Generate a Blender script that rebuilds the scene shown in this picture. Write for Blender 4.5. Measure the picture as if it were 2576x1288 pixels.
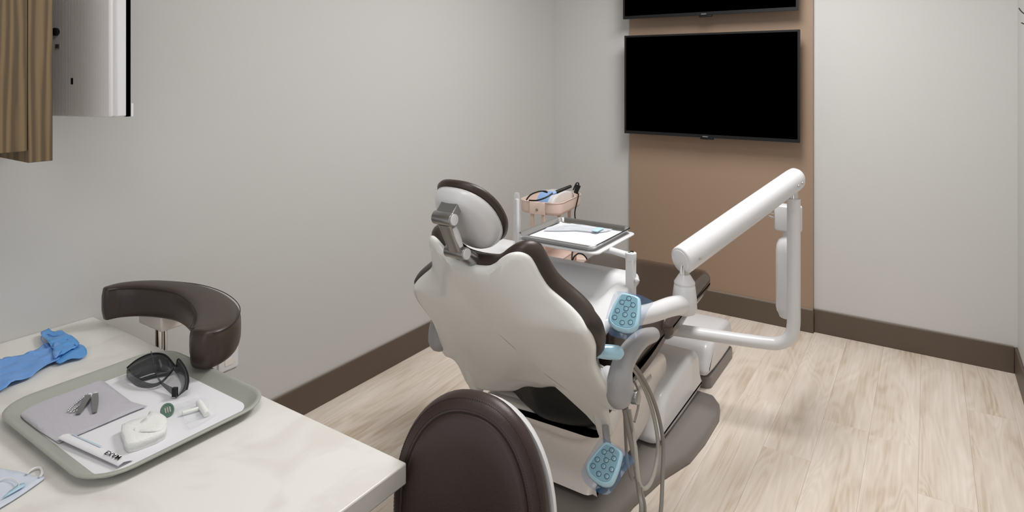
import bpy, bmesh, math, random
from mathutils import Vector, Matrix, noise, geometry
from math import sin, cos, pi, radians, exp, sqrt, atan2

random.seed(7)
SC = bpy.context.scene
COL = SC.collection
for o in list(bpy.data.objects):
    bpy.data.objects.remove(o)

# ------------------------------------------------------------------ camera, world, lights, exposure
EYE, FPX, CX0, CY0, YAW = 1.55, 1573.0, 1288.0, 186.0, radians(33.65)
cam = bpy.data.cameras.new('camera')
cam.sensor_width = 36.0
cam.lens = 36.0 * FPX / 2576.0
cam.shift_y = -(644.0 - CY0) / 2576.0
cam.clip_start = 0.02
camo = bpy.data.objects.new('camera', cam)
camo.location = (0, 0, EYE)
camo.rotation_euler = (pi / 2, 0, YAW)
COL.objects.link(camo)
SC.camera = camo

W = bpy.data.worlds.new('world')
SC.world = W
W.use_nodes = True
W.node_tree.nodes['Background'].inputs[0].default_value = (0.985, 0.995, 1.02, 1)
W.node_tree.nodes['Background'].inputs[1].default_value = 1.12

def area(name, loc, sx, sy, power, color, rot=(0, 0, 0), spread=180):
    l = bpy.data.lights.new(name, 'AREA')
    l.shape = 'RECTANGLE'; l.size = sx; l.size_y = sy
    l.energy = power; l.color = color; l.spread = radians(spread)
    o = bpy.data.objects.new(name, l)
    o.location = loc; o.rotation_euler = rot
    COL.objects.link(o)
    return o
LIGHTS = [(-0.72, 2.65, 38.0), (-0.72, 0.45, 7.5)]
for (lx, ly, pw) in LIGHTS:
    area('ceiling_panel_lamp', (lx, ly, 2.715), 0.56, 1.16, pw, (1.0, 0.992, 0.98))
SC.view_settings.view_transform = 'Standard'
SC.view_settings.look = 'None'
SC.view_settings.gamma = 1.0
SC.view_settings.use_curve_mapping = False
SC.view_settings.exposure = 0.17

# ------------------------------------------------------------------ measuring helpers
def ray(px, py):
    u = (px - CX0) / FPX
    return Vector((u * cos(YAW) - sin(YAW), u * sin(YAW) + cos(YAW), -(py - CY0) / FPX))
def at_d(px, py, d): return Vector((0, 0, EYE)) + ray(px, py) * d
def at_z(px, py, z):
    r = ray(px, py); return at_d(px, py, (z - EYE) / r.z)
def at_x(px, py, x):
    r = ray(px, py); return at_d(px, py, x / r.x)
def at_y(px, py, y):
    r = ray(px, py); return at_d(px, py, y / r.y)

# ------------------------------------------------------------------ materials
def srgb(r, g, b):
    def f(c):
        c /= 255.0
        return c / 12.92 if c <= 0.04045 else ((c + 0.055) / 1.055) ** 2.4
    return (f(r), f(g), f(b), 1.0)
MATS = {}
def mat(name, col, rough=0.5, metal=0.0, spec=0.5, bump=None, vary=0.0, vscale=4.0, alpha=1.0, trans=0.0, coat=0.0, emit=None, ior=1.45):
    m = bpy.data.materials.new(name); m.use_nodes = True
    nt = m.node_tree; b = nt.nodes['Principled BSDF']
    b.inputs['Base Color'].default_value = col
    b.inputs['Roughness'].default_value = rough
    b.inputs['Metallic'].default_value = metal
    b.inputs['Specular IOR Level'].default_value = spec
    b.inputs['IOR'].default_value = ior
    b.inputs['Alpha'].default_value = alpha
    b.inputs['Transmission Weight'].default_value = trans
    b.inputs['Coat Weight'].default_value = coat
    if emit:
        b.inputs['Emission Color'].default_value = emit[0]
        b.inputs['Emission Strength'].default_value = emit[1]
    tc = nt.nodes.new('ShaderNodeTexCoord')
    if vary > 0:
        n = nt.nodes.new('ShaderNodeTexNoise'); n.inputs['Scale'].default_value = vscale; n.inputs['Detail'].default_value = 4
        nt.links.new(tc.outputs['Object'], n.inputs['Vector'])
        mx = nt.nodes.new('ShaderNodeMix'); mx.data_type = 'RGBA'
        mx.inputs[6].default_value = tuple(c * (1 - vary) for c in col[:3]) + (1,)
        mx.inputs[7].default_value = tuple(min(1, c * (1 + vary)) for c in col[:3]) + (1,)
        nt.links.new(n.outputs['Fac'], mx.inputs[0])
        nt.links.new(mx.outputs[2], b.inputs['Base Color'])
    if bump:
        n2 = nt.nodes.new('ShaderNodeTexNoise'); n2.inputs['Scale'].default_value = bump[0]; n2.inputs['Detail'].default_value = 3
        nt.links.new(tc.outputs['Object'], n2.inputs['Vector'])
        bp = nt.nodes.new('ShaderNodeBump'); bp.inputs['Strength'].default_value = bump[1]; bp.inputs['Distance'].default_value = 0.002
        nt.links.new(n2.outputs['Fac'], bp.inputs['Height'])
        nt.links.new(bp.outputs['Normal'], b.inputs['Normal'])
    MATS[name] = m
    return m

M_WALL = mat('wall_paint', srgb(200, 199, 197), 0.55, bump=(260, 0.12), vary=0.012, vscale=1.5, spec=0.3)
M_TAN = mat('accent_paint', srgb(156, 133, 114), 0.5, bump=(260, 0.12), vary=0.02, vscale=1.5, spec=0.3)
M_CEIL = mat('ceiling_paint', srgb(225, 224, 220), 0.8)
M_BASE = mat('baseboard_rubber', srgb(92, 79, 68), 0.45, vary=0.04)
M_CAULK = mat('grey_seam', srgb(150, 142, 133), 0.6)
M_WHITE = mat('white_plastic', srgb(222, 222, 224), 0.28, coat=0.2)
M_WARMWHITE = mat('warm_white_plastic', srgb(234, 226, 220), 0.3, coat=0.2)
M_SHELL = mat('grey_white_shell', srgb(236, 236, 232), 0.25, coat=0.3)
M_BROWNLEG = mat('sheen_brown_vinyl', srgb(70, 58, 50), 0.24, vary=0.04, coat=0.2)  # lighter, glossier copy of the brown vinyl, for reflected light on the leg rest
M_BROWN = mat('brown_vinyl', srgb(60, 49, 43), 0.38, bump=(500, 0.15), vary=0.04)
M_BROWN2 = mat('stool_brown_vinyl', srgb(56, 41, 38), 0.4, bump=(500, 0.15), vary=0.04)
M_STITCH = mat('dark_thread', srgb(36, 28, 27), 0.7)
M_GREY = mat('grey_plastic', srgb(166, 165, 167), 0.35, vary=0.02)
M_DGREY = mat('base_grey', srgb(128, 122, 118), 0.4, vary=0.03)
M_METAL = mat('satin_metal', srgb(165, 165, 165), 0.28, metal=0.9)
M_STEEL = mat('brushed_steel', srgb(205, 205, 205), 0.24, metal=1.0)
M_CHROME = mat('chrome', srgb(215, 215, 215), 0.08, metal=1.0)
M_BLACK = mat('black_rubber', srgb(20, 20, 20), 0.5)
M_SCREEN = mat('screen_black', (0.0, 0.0, 0.0, 1), 0.5, spec=0.0)
M_BEZEL = mat('bezel_black', srgb(26, 26, 27), 0.4, spec=0.3)
M_BLUE = mat('blue_wrapped_plastic', srgb(176, 215, 233), 0.16, coat=0.6)
M_BLUE2 = mat('blue_wrapped_face', srgb(110, 156, 175), 0.3, coat=0.3)
M_FILM = mat('blue_barrier_film', srgb(70, 130, 180), 0.15, alpha=0.30, coat=0.5)
M_CLEAR = mat('clear_film', srgb(235, 238, 242), 0.1, alpha=0.22, coat=0.8)
M_LINE = mat('dark_print', srgb(44, 72, 88), 0.5)
M_HOSE = mat('hose_grey', srgb(142, 138, 132), 0.4)
M_HOSE2 = mat('hose_light', srgb(184, 180, 172), 0.35)
M_TRAY = mat('tray_grey_green', srgb(162, 163, 155), 0.38, vary=0.02)
M_PAPER = mat('white_paper', srgb(226, 226, 230), 0.8, bump=(60, 0.1))
M_NAPKIN = mat('grey_blue_paper', srgb(187, 185, 193), 0.9, bump=(180, 0.5), vary=0.03, vscale=30)
M_GAUZE = mat('gauze', srgb(232, 233, 230), 0.95, bump=(300, 0.6))
M_SMOKE = mat('smoked_lens', srgb(48, 50, 54), 0.08, alpha=0.74, coat=0.5)
M_GREEN = mat('green_plastic', srgb(92, 124, 108), 0.2, alpha=0.85, coat=0.5)
M_PINK = mat('pink_metal', srgb(236, 212, 200), 0.45)
M_PINKLEG = mat('pink_legs', srgb(214, 188, 173), 0.45)
M_PALEBLUE = mat('pale_blue', srgb(150, 185, 235), 0.4)
M_LTBLUE = mat('printed_light_blue', srgb(178, 208, 226), 0.5)
M_PANELGREY = mat('monitor_grey', srgb(226, 223, 222), 0.45)
M_TWIG = mat('dark_twig', srgb(52, 48, 44), 0.7)

# quartz worktop
def quartz():
    m = mat('quartz', srgb(228, 226, 221), 0.3, coat=0.1)
    nt = m.node_tree; b = nt.nodes['Principled BSDF']; tc = nt.nodes['Texture Coordinate']
    n = nt.nodes.new('ShaderNodeTexNoise'); n.inputs['Scale'].default_value = 5; n.inputs['Detail'].default_value = 7; n.inputs['Distortion'].default_value = 1.2
    r = nt.nodes.new('ShaderNodeValToRGB')
    r.color_ramp.elements[0].position = 0.36; r.color_ramp.elements[0].color = srgb(219, 215, 210)
    r.color_ramp.elements[1].position = 0.52; r.color_ramp.elements[1].color = srgb(229, 227, 222)
    nt.links.new(tc.outputs['Object'], n.inputs['Vector']); nt.links.new(n.outputs['Fac'], r.inputs[0]); nt.links.new(r.outputs[0], b.inputs['Base Color'])
    return m
M_QUARTZ = quartz()

def walnut():
    m = mat('walnut_laminate', srgb(130, 108, 84), 0.5)
    nt = m.node_tree; b = nt.nodes['Principled BSDF']; tc = nt.nodes['Texture Coordinate']
    mp = nt.nodes.new('ShaderNodeMapping'); mp.inputs['Scale'].default_value = (9, 9, 0.55)
    n = nt.nodes.new('ShaderNodeTexNoise'); n.inputs['Scale'].default_value = 1.1; n.inputs['Detail'].default_value = 2
    wv = nt.nodes.new('ShaderNodeTexWave'); wv.bands_direction = 'Y'; wv.inputs['Scale'].default_value = 1.6; wv.inputs['Distortion'].default_value = 9; wv.inputs['Detail'].default_value = 3; wv.inputs['Detail Scale'].default_value = 1.2
    f = nt.nodes.new('ShaderNodeTexNoise'); f.inputs['Scale'].default_value = 22; f.inputs['Detail'].default_value = 4
    a = nt.nodes.new('ShaderNodeMath'); a.operation = 'MULTIPLY_ADD'; a.inputs[1].default_value = 0.35
    r = nt.nodes.new('ShaderNodeValToRGB')
    r.color_ramp.elements[0].position = 0.25; r.color_ramp.elements[0].color = srgb(92, 76, 56)
    r.color_ramp.elements[1].position = 0.85; r.color_ramp.elements[1].color = srgb(126, 106, 78)
    e = r.color_ramp.elements.new(0.5); e.color = srgb(110, 91, 68)
    L = nt.links.new
    L(tc.outputs['Object'], mp.inputs[0]); L(mp.outputs[0], wv.inputs['Vector']); L(mp.outputs[0], f.inputs['Vector'])
    L(f.outputs['Fac'], a.inputs[0]); L(wv.outputs['Fac'], a.inputs[2])
    s = nt.nodes.new('ShaderNodeMath'); s.operation = 'MULTIPLY'; s.inputs[1].default_value = 0.75
    L(a.outputs[0], s.inputs[0]); L(s.outputs[0], r.inputs[0]); L(r.outputs[0], b.inputs['Base Color'])
    return m
M_WALNUT = walnut()

def plankmat():
    m = mat('oak_plank', srgb(205, 190, 173), 0.5, spec=0.35)
    nt = m.node_tree; b = nt.nodes['Principled BSDF']; tc = nt.nodes['Texture Coordinate']; L = nt.links.new
    oi = nt.nodes.new('ShaderNodeObjectInfo')
    mul = nt.nodes.new('ShaderNodeMath'); mul.operation = 'MULTIPLY'; mul.inputs[1].default_value = 37.0; L(oi.outputs['Random'], mul.inputs[0])
    cmb = nt.nodes.new('ShaderNodeCombineXYZ'); L(mul.outputs[0], cmb.inputs[0]); L(mul.outputs[0], cmb.inputs[1]); L(mul.outputs[0], cmb.inputs[2])
    add = nt.nodes.new('ShaderNodeVectorMath'); L(tc.outputs['Object'], add.inputs[0]); L(cmb.outputs[0], add.inputs[1])
    mp = nt.nodes.new('ShaderNodeMapping'); mp.inputs['Scale'].default_value = (6.5, 0.9, 1); L(add.outputs[0], mp.inputs[0])
    big = nt.nodes.new('ShaderNodeTexNoise'); big.inputs['Scale'].default_value = 0.9; big.inputs['Detail'].default_value = 2.0; big.inputs['Distortion'].default_value = 0.6; L(mp.outputs[0], big.inputs['Vector'])
    # contour rings of a smooth field = cathedral grain
    k = nt.nodes.new('ShaderNodeMath'); k.operation = 'MULTIPLY'; k.inputs[1].default_value = 95.0; L(big.outputs['Fac'], k.inputs[0])
    sn = nt.nodes.new('ShaderNodeMath'); sn.operation = 'SINE'; L(k.outputs[0], sn.inputs[0])
    mp2 = nt.nodes.new('ShaderNodeMapping'); mp2.inputs['Scale'].default_value = (90, 3.0, 1); L(add.outputs[0], mp2.inputs[0])
    fine = nt.nodes.new('ShaderNodeTexNoise'); fine.inputs['Scale'].default_value = 1.0; fine.inputs['Detail'].default_value = 5; L(mp2.outputs[0], fine.inputs['Vector'])
    mp3 = nt.nodes.new('ShaderNodeMapping'); mp3.inputs['Scale'].default_value = (9, 1.6, 1); L(add.outputs[0], mp3.inputs[0])
    blot = nt.nodes.new('ShaderNodeTexNoise'); blot.inputs['Scale'].default_value = 1.0; blot.inputs['Detail'].default_value = 4; L(mp3.outputs[0], blot.inputs['Vector'])
    def ma(x, f_, y):
        q = nt.nodes.new('ShaderNodeMath'); q.operation = 'MULTIPLY_ADD'; L(x, q.inputs[0]); q.inputs[1].default_value = f_
        if isinstance(y, float): q.inputs[2].default_value = y
        else: L(y, q.inputs[2])
        return q.outputs[0]
    v = ma(sn.outputs[0], 0.055, 0.0)
    v = ma(fine.outputs['Fac'], 0.5, v)
    v = ma(blot.outputs['Fac'], 0.85, v)
    v = ma(oi.outputs['Random'], 0.10, v)
    r = nt.nodes.new('ShaderNodeValToRGB')
    r.color_ramp.elements[0].position = 0.42; r.color_ramp.elements[0].color = srgb(196, 176, 153)
    r.color_ramp.elements[1].position = 0.95; r.color_ramp.elements[1].color = srgb(236, 226, 215)
    e = r.color_ramp.elements.new(0.68); e.color = srgb(222, 209, 195)
    L(v, r.inputs[0]); L(r.outputs[0], b.inputs['Base Color'])
    bp = nt.nodes.new('ShaderNodeBump'); bp.inputs['Strength'].default_value = 0.12; bp.inputs['Distance'].default_value = 0.001
    L(fine.outputs['Fac'], bp.inputs['Height']); L(bp.outputs['Normal'], b.inputs['Normal'])
    return m
M_PLANK = plankmat()

def ribbed():
    nt = M_PANELGREY.node_tree; b = nt.nodes['Principled BSDF']; tc = nt.nodes['Texture Coordinate']
    wv = nt.nodes.new('ShaderNodeTexWave'); wv.bands_direction = 'X'; wv.inputs['Scale'].default_value = 55
    nt.links.new(tc.outputs['Object'], wv.inputs['Vector'])
    bp = nt.nodes.new('ShaderNodeBump'); bp.inputs['Strength'].default_value = 0.35; bp.inputs['Distance'].default_value = 0.001
    nt.links.new(wv.outputs['Fac'], bp.inputs['Height']); nt.links.new(bp.outputs['Normal'], b.inputs['Normal'])
ribbed()

# ------------------------------------------------------------------ object helpers
WM = {}
def thing(name, label, cat, loc=(0, 0, 0), group=None, rot=(0, 0, 0)):
    o = bpy.data.objects.new(name, None); COL.objects.link(o)
    o.empty_display_size = 0.05
    o.location = loc; o.rotation_euler = rot
    from mathutils import Euler
    WM[o] = Matrix.Translation(Vector(loc)) @ Euler(rot).to_matrix().to_4x4()
    o['label'] = label; o['category'] = cat
    if group: o['group'] = group
    return o
def tag(o, label, cat, group=None):
    o['label'] = label; o['category'] = cat
    if group: o['group'] = group
    return o
def obj(name, vf, m, parent=None, smooth=True, bevel=0, bseg=2, sub=0, solid=0, label=None, auto=40, soff=0):
    """vf = (verts in world coordinates, faces). Links one mesh object."""
    V, Fc = vf
    me = bpy.data.meshes.new(name)
    V = [Vector(v) for v in V]
    if parent is not None:
        inv = WM[parent].inverted(); wm = WM[parent]
        V = [inv @ v for v in V]; loc = Vector((0, 0, 0))
    else:
        lo = Vector((min(v.x for v in V), min(v.y for v in V), min(v.z for v in V))); hi = Vector((max(v.x for v in V), max(v.y for v in V), max(v.z for v in V)))
        loc = Vector(((lo.x + hi.x) / 2, (lo.y + hi.y) / 2, lo.z)); V = [v - loc for v in V]; wm = Matrix.Translation(loc)
    me.from_pydata([tuple(v) for v in V], [], [tuple(f) for f in Fc])
    bm = bmesh.new(); bm.from_mesh(me)
    if solid != 'open': bmesh.ops.recalc_face_normals(bm, faces=bm.faces)
    bm.to_mesh(me); bm.free()
    me.materials.append(m)
    o = bpy.data.objects.new(name, me); COL.objects.link(o)
    if parent is not None: o.parent = parent
    o.location = loc; WM[o] = wm
    if bevel:
        b = o.modifiers.new('bevel', 'BEVEL'); b.width = bevel; b.segments = bseg; b.limit_method = 'ANGLE'; b.angle_limit = radians(35); b.harden_normals = False
    if solid and solid != 'open':
        s = o.modifiers.new('solid', 'SOLIDIFY'); s.thickness = solid; s.offset = soff
    if sub:
        s = o.modifiers.new('sub', 'SUBSURF'); s.levels = sub; s.render_levels = sub
    if smooth:
        try: me.shade_smooth()
        except Exception: pass
        for p in me.polygons: p.use_smooth = True
        if auto:
            try: me.set_sharp_from_angle(angle=radians(auto))
            except Exception: pass
    if label: o['label'] = label
    return o
def struct(name, vf, m, **k):
    o = obj(name, vf, m, **k); o['kind'] = 'structure'; return o

def join(*vfs):
    V, Fc = [], []
    for v, f in vfs:
        n = len(V); V += list(v); Fc += [tuple(i + n for i in q) for q in f]
    return V, Fc
def box(x0, x1, y0, y1, z0, z1):
    V = [(x0, y0, z0), (x1, y0, z0), (x1, y1, z0), (x0, y1, z0), (x0, y0, z1), (x1, y0, z1), (x1, y1, z1), (x0, y1, z1)]
    return V, [(0, 3, 2, 1), (4, 5, 6, 7), (0, 1, 5, 4), (1, 2, 6, 5), (2, 3, 7, 6), (3, 0, 4, 7)]
def xform(vf, M):
    return [M @ Vector(v) for v in vf[0]], vf[1]
def loft(rings, cap=True, closed=False):
    n = len(rings[0]); V = [p for r in rings for p in r]; Fc = []
    R = len(rings)
    for i in range(R if closed else R - 1):
        a = i * n; b = ((i + 1) % R) * n
        for j in range(n):
            k = (j + 1) % n
            Fc.append((a + j, a + k, b + k, b + j))
    if cap and not closed:
        Fc.append(tuple(reversed(range(n)))); Fc.append(tuple((R - 1) * n + j for j in range(n)))
    return V, Fc
def basis(ax, up=None):
    ax = Vector(ax).normalized()
    if up is None: up = Vector((0, 0, 1)) if abs(ax.z) < 0.95 else Vector((0, 1, 0))
    e1 = Vector(up).cross(ax).normalized(); e2 = ax.cross(e1).normalized()
    return e1, e2, ax
def lathe(p0, ax, prof, n=24, sx=1.0, sy=1.0, up=None):
    e1, e2, a = basis(ax, up); p0 = Vector(p0)
    return loft([[p0 + a * h + e1 * (r * sx * cos(2 * pi * j / n)) + e2 * (r * sy * sin(2 * pi * j / n)) for j in range(n)] for (h, r) in prof])
def cyl(p0, p1, r, n=20, rnd=0.0, r1=None):
    p0 = Vector(p0); p1 = Vector(p1); L_ = (p1 - p0).length; r1 = r if r1 is None else r1
    if rnd > 0:
        pr = [(rnd * (1 - cos(a)), r - rnd + rnd * sin(a)) for a in (0, pi / 6, pi / 3, pi / 2)]
        pr += [(L_ - rnd * (1 - cos(a)), r1 - rnd + rnd * sin(a)) for a in (pi / 2, pi / 3, pi / 6, 0)]
    else: pr = [(0, r), (L_, r1)]
    return lathe(p0, p1 - p0, pr, n)
def cr(pts, n=6, closed=False):
    """Catmull-Rom through points (tuples of any length)."""
    P = [tuple(p) for p in pts]; out = []; N = len(P)
    segs = N if closed else N - 1
    for i in range(segs):
        if closed: a, b, c, d = P[(i - 1) % N], P[i], P[(i + 1) % N], P[(i + 2) % N]
        else: a, b, c, d = P[max(i - 1, 0)], P[i], P[i + 1], P[min(i + 2, N - 1)]
        for k in range(n):
            t = k / n
            out.append(tuple(0.5 * (2 * b[j] + (c[j] - a[j]) * t + (2 * a[j] - 5 * b[j] + 4 * c[j] - d[j]) * t * t + (3 * b[j] - a[j] - 3 * c[j] + d[j]) * t ** 3) for j in range(len(b))))
    if not closed: out.append(P[-1])
    return out
def tube(pts, r, n=10, k=6, smooth=True, sx=1.0, sy=1.0, up=None):
    """pts: 3D points; r: number or list per point."""
    if not isinstance(r, (list, tuple)): r = [r] * len(pts)
    Q = [(p[0], p[1], p[2], rr) for p, rr in zip(pts, r)]
    if smooth: Q = cr(Q, k)
    P = [Vector(q[:3]) for q in Q]; R = [q[3] for q in Q]
    rings = []; e1 = None
    for i, p in enumerate(P):
        t = (P[min(i + 1, len(P) - 1)] - P[max(i - 1, 0)])
        if t.length < 1e-9: t = Vector((0, 0, 1))
        t.normalize()
        if e1 is None or up is not None: e1, e2, _ = basis(t, up)
        else:
            e1 = (e1 - t * e1.dot(t)).normalized(); e2 = t.cross(e1)
        rings.append([p + e1 * (R[i] * sx * cos(2 * pi * j / n)) + e2 * (R[i] * sy * sin(2 * pi * j / n)) for j in range(n)])
    return loft(rings)
def rrect(x0, x1, y0, y1, r, n=5):
    out = []
    for cx, cy, a0 in ((x1 - r, y1 - r, 0), (x0 + r, y1 - r, 90), (x0 + r, y0 + r, 180), (x1 - r, y0 + r, 270)):
        for k in range(n + 1):
            a = radians(a0 + 90 * k / n); out.append((cx + r * cos(a), cy + r * sin(a)))
    return out
def oval(a, b, n=40, e=2.0):
    out = []
    for k in range(n):
        t = 2 * pi * k / n; c, s = cos(t), sin(t)
        out.append((a * (abs(c) ** (2 / e)) * (1 if c >= 0 else -1), b * (abs(s) ** (2 / e)) * (1 if s >= 0 else -1)))
    return out
def inset(poly, d):
    n = len(poly); out = []
    A = sum(poly[i][0] * poly[(i + 1) % n][1] - poly[(i + 1) % n][0] * poly[i][1] for i in range(n))
    s = 1 if A > 0 else -1
    for i in range(n):
        p = Vector(poly[i - 1]); q = Vector(poly[i]); r = Vector(poly[(i + 1) % n])
        t = (r - p)
        if t.length < 1e-9: t = Vector((1, 0))
        t.normalize(); nrm = Vector((-t.y, t.x)) * s
        out.append((q.x + nrm.x * d, q.y + nrm.y * d))
    return out
def stack(poly, layers, f, centre=None, cap=True):
    """rings of a 2D outline; layers: (kind, amount, w): kind 'i' inset by metres, 's' scaled about centre. f(a,b,w)->3D."""
    if centre is None: centre = (sum(p[0] for p in poly) / len(poly), sum(p[1] for p in poly) / len(poly))
    rings = []
    for kind, am, w in layers:
        if kind == 'i': q = inset(poly, am)
        else: q = [(centre[0] + (x - centre[0]) * am, centre[1] + (y - centre[1]) * am) for x, y in poly]
        rings.append([Vector(f(x, y, w)) for x, y in q])
    return loft(rings, cap=cap)
def ext(poly, axis, a, b, r=0.0, seg=3):
    """extrude a 2D outline along X ('x': poly=(y,z)), Y ('y': poly=(x,z)) or Z ('z': poly=(x,y)) with rounded rims r."""
    def f(u, v, w): return {'x': (w, u, v), 'y': (u, w, v), 'z': (u, v, w)}[axis]
    if r > 0:
        L_ = [('i', r * (1 - sin(t * pi / 2 / seg)), a + r * (1 - cos(t * pi / 2 / seg))) for t in range(seg + 1)]
        L2 = [('i', r * (1 - sin(t * pi / 2 / seg)), b - r * (1 - cos(t * pi / 2 / seg))) for t in range(seg, -1, -1)]
        L_ += L2
    else: L_ = [('i', 0, a), ('i', 0, b)]
    return stack(poly, L_, f)
def frame(c, n, up=(0, 0, 1), roll=0.0):
    """matrix with local z = n, local y close to up, at point c."""
    n = Vector(n).normalized(); x = Vector(up).cross(n).normalized(); y = n.cross(x)
    M = Matrix((x, y, n)).transposed().to_4x4()
    return Matrix.Translation(Vector(c)) @ M @ Matrix.Rotation(roll, 4, 'Z')
def sheet(outline, zf, step, jitter=0.25):
    """triangulated flat outline (x,y); height from zf(x,y)."""
    P = [Vector(p) for p in outline]; n = len(P)
    xs = [p.x for p in P]; ys = [p.y for p in P]
    def inside(x, y):
        c = False; j = n - 1
        for i in range(n):
            if (P[i].y > y) != (P[j].y > y) and x < (P[j].x - P[i].x) * (y - P[i].y) / (P[j].y - P[i].y) + P[i].x: c = not c
            j = i
        return c
    pts = list(P); edges = [(i, (i + 1) % n) for i in range(n)]
    y = min(ys) + step / 2
    while y < max(ys):
        x = min(xs) + step / 2
        while x < max(xs):
            a = x + random.uniform(-1, 1) * step * jitter; b = y + random.uniform(-1, 1) * step * jitter
            if inside(a, b) and min((Vector((a, b)) - p).length for p in P) > step * 0.45: pts.append(Vector((a, b)))
            x += step
        y += step
    r = geometry.delaunay_2d_cdt(pts, edges, [], 1, 1e-6)
    return [(v.x, v.y, zf(v.x, v.y)) for v in r[0]], [tuple(f) for f in r[2]]

# ------------------------------------------------------------------ the room
XL, XR, YB, YF, ZC = -2.372, 0.385, 4.142, -1.6, 2.75
struct('wall_left', box(XL - 0.1, XL, YF, YB + 0.1, 0, ZC), M_WALL, smooth=False)
struct('wall_right', box(XR, XR + 0.1, YF, YB + 0.1, 0, ZC), M_WALL, smooth=False)
struct('wall_back', box(XL - 0.1, XR + 0.1, YB, YB + 0.1, 0, ZC), M_WALL, smooth=False)
struct('wall_front', box(XL - 0.1, XL + 0.5, YF - 0.1, YF, 0, ZC), M_WALL, smooth=False)   # short stub; the rest is left open to let world light fill the room
struct('ceiling', box(XL - 0.1, XR + 0.1, YF - 0.1, YB + 0.1, ZC, ZC + 0.1), M_CEIL, smooth=False)
CXL, CXR, YCOL = -1.750, -0.574, 4.117
struct('wall_accent', box(CXL, CXR, YCOL, YB, 0, ZC), M_TAN, smooth=False)
fl = struct('floor', box(XL - 0.1, XR + 0.1, YF - 0.1, YB + 0.1, -0.06, -0.005), M_DGREY, smooth=False)
# planks: 0.18 wide, 1.22 long, laid along Y
PW, PL = 0.18, 1.22
def plank_mesh(w, l):
    e = 0.0004; z0, z1 = -0.005, 0.0
    a, b = w / 2 - 0.0002, l / 2 - 0.0002
    r1 = [(-a, -b, z0), (a, -b, z0), (a, b, z0), (-a, b, z0)]
    r2 = [(-a, -b, z1 - e), (a, -b, z1 - e), (a, b, z1 - e), (-a, b, z1 - e)]
    r3 = [(-a + e, -b + e, z1), (a - e, -b + e, z1), (a - e, b - e, z1), (-a + e, b - e, z1)]
    V, Fc = loft([r1, r2, r3])
    me = bpy.data.meshes.new('plank'); me.from_pydata(V, [], Fc); me.materials.append(M_PLANK)
    return me
cache = {}
xrow = XL; ri = 0
while xrow < XR - 0.001:
    w = min(PW, XR - xrow)
    y = YF - random.uniform(0.1, 1.1) if ri else YF - 0.3
    while y < YB:
        y0, y1 = max(y, YF), min(y + PL, YB)
        if y1 - y0 > 0.02:
            key = (round(w, 4), round(y1 - y0, 4))
            if key not in cache: cache[key] = plank_mesh(*key)
            p = bpy.data.objects.new('plank', cache[key]); COL.objects.link(p)
            p.parent = fl; p.location = Vector((xrow + w / 2, (y0 + y1) / 2, 0)) - fl.location
        y += PL
    xrow += w; ri += 1
# baseboards
BH, BT = 0.136, 0.013
def bboard(name, x0, x1, y0, y1):
    struct(name, box(x0, x1, y0, y1, 0, BH), M_BASE, bevel=0.004, auto=60)
bboard('baseboard_left', XL, XL + BT, YF, YB - 0.001)
bboard('baseboard_back', CXR + 0.001, XR - BT, YB - BT, YB)
bboard('baseboard_back_left', XL + BT, CXL - 0.001, YB - BT, YB)
bboard('baseboard_accent', CXL, CXR + 0.004, YCOL - BT, YCOL)
bboard('baseboard_right', XR - BT, XR, YF, YB - 0.001)
def trimline(name, *b):
    struct(name, box(*b), M_CAULK, smooth=False)
trimline('trim_1', XL + 0.0005, XL + 0.008, YF, YB - 0.02, BH, BH + 0.004)
trimline('trim_2', CXR + 0.002, XR - 0.02, YB - 0.008, YB - 0.0005, BH, BH + 0.005)
trimline('trim_3', CXL, CXR, YCOL - 0.008, YCOL - 0.0005, BH, BH + 0.004)
# ceiling light panels (above the frame)
for i, (lx, ly, pw) in enumerate(LIGHTS):
    t = thing('ceiling_light', ['flat white ceiling light panel over the dental chair', 'flat white ceiling light panel over the worktop'][i], 'light', (lx, ly, ZC), group=None)
    fr = join(box(lx - 0.31, lx + 0.31, ly - 0.61, ly - 0.59, 2.725, ZC), box(lx - 0.31, lx + 0.31, ly + 0.59, ly + 0.61, 2.725, ZC),
              box(lx - 0.31, lx - 0.29, ly - 0.59, ly + 0.59, 2.725, ZC), box(lx + 0.29, lx + 0.31, ly - 0.59, ly + 0.59, 2.725, ZC))
    obj('frame', fr, M_WHITE, t, smooth=False)
    obj('diffuser', box(lx - 0.29, lx + 0.29, ly - 0.59, ly + 0.59, 2.735, ZC), mat('lit_diffuser', (0.9, 0.9, 0.9, 1), 0.5, emit=((1, 0.97, 0.93, 1), 2.0)), t, smooth=False)

# wall outlet on the left wall, behind the arm of the far stool
def outlet():
    a = at_x(597, 880, XL); y1 = a.y; y0 = y1 - 0.085
    t = thing('wall_outlet', 'white rectangular wall outlet plate low on the left wall behind the stool arm', 'outlet', (XL, (y0 + y1) / 2, 0.36))
    obj('cover_plate', ext(rrect(y0, y1, 0.348, 0.468, 0.008), 'x', XL, XL + 0.007, 0.002), M_WHITE, t)
    for z in (0.38, 0.436):
        obj('socket', ext(rrect((y0 + y1) / 2 - 0.017, (y0 + y1) / 2 + 0.017, z - 0.013, z + 0.013, 0.006), 'x', XL + 0.006, XL + 0.009), M_WARMWHITE, t)
outlet()

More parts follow.
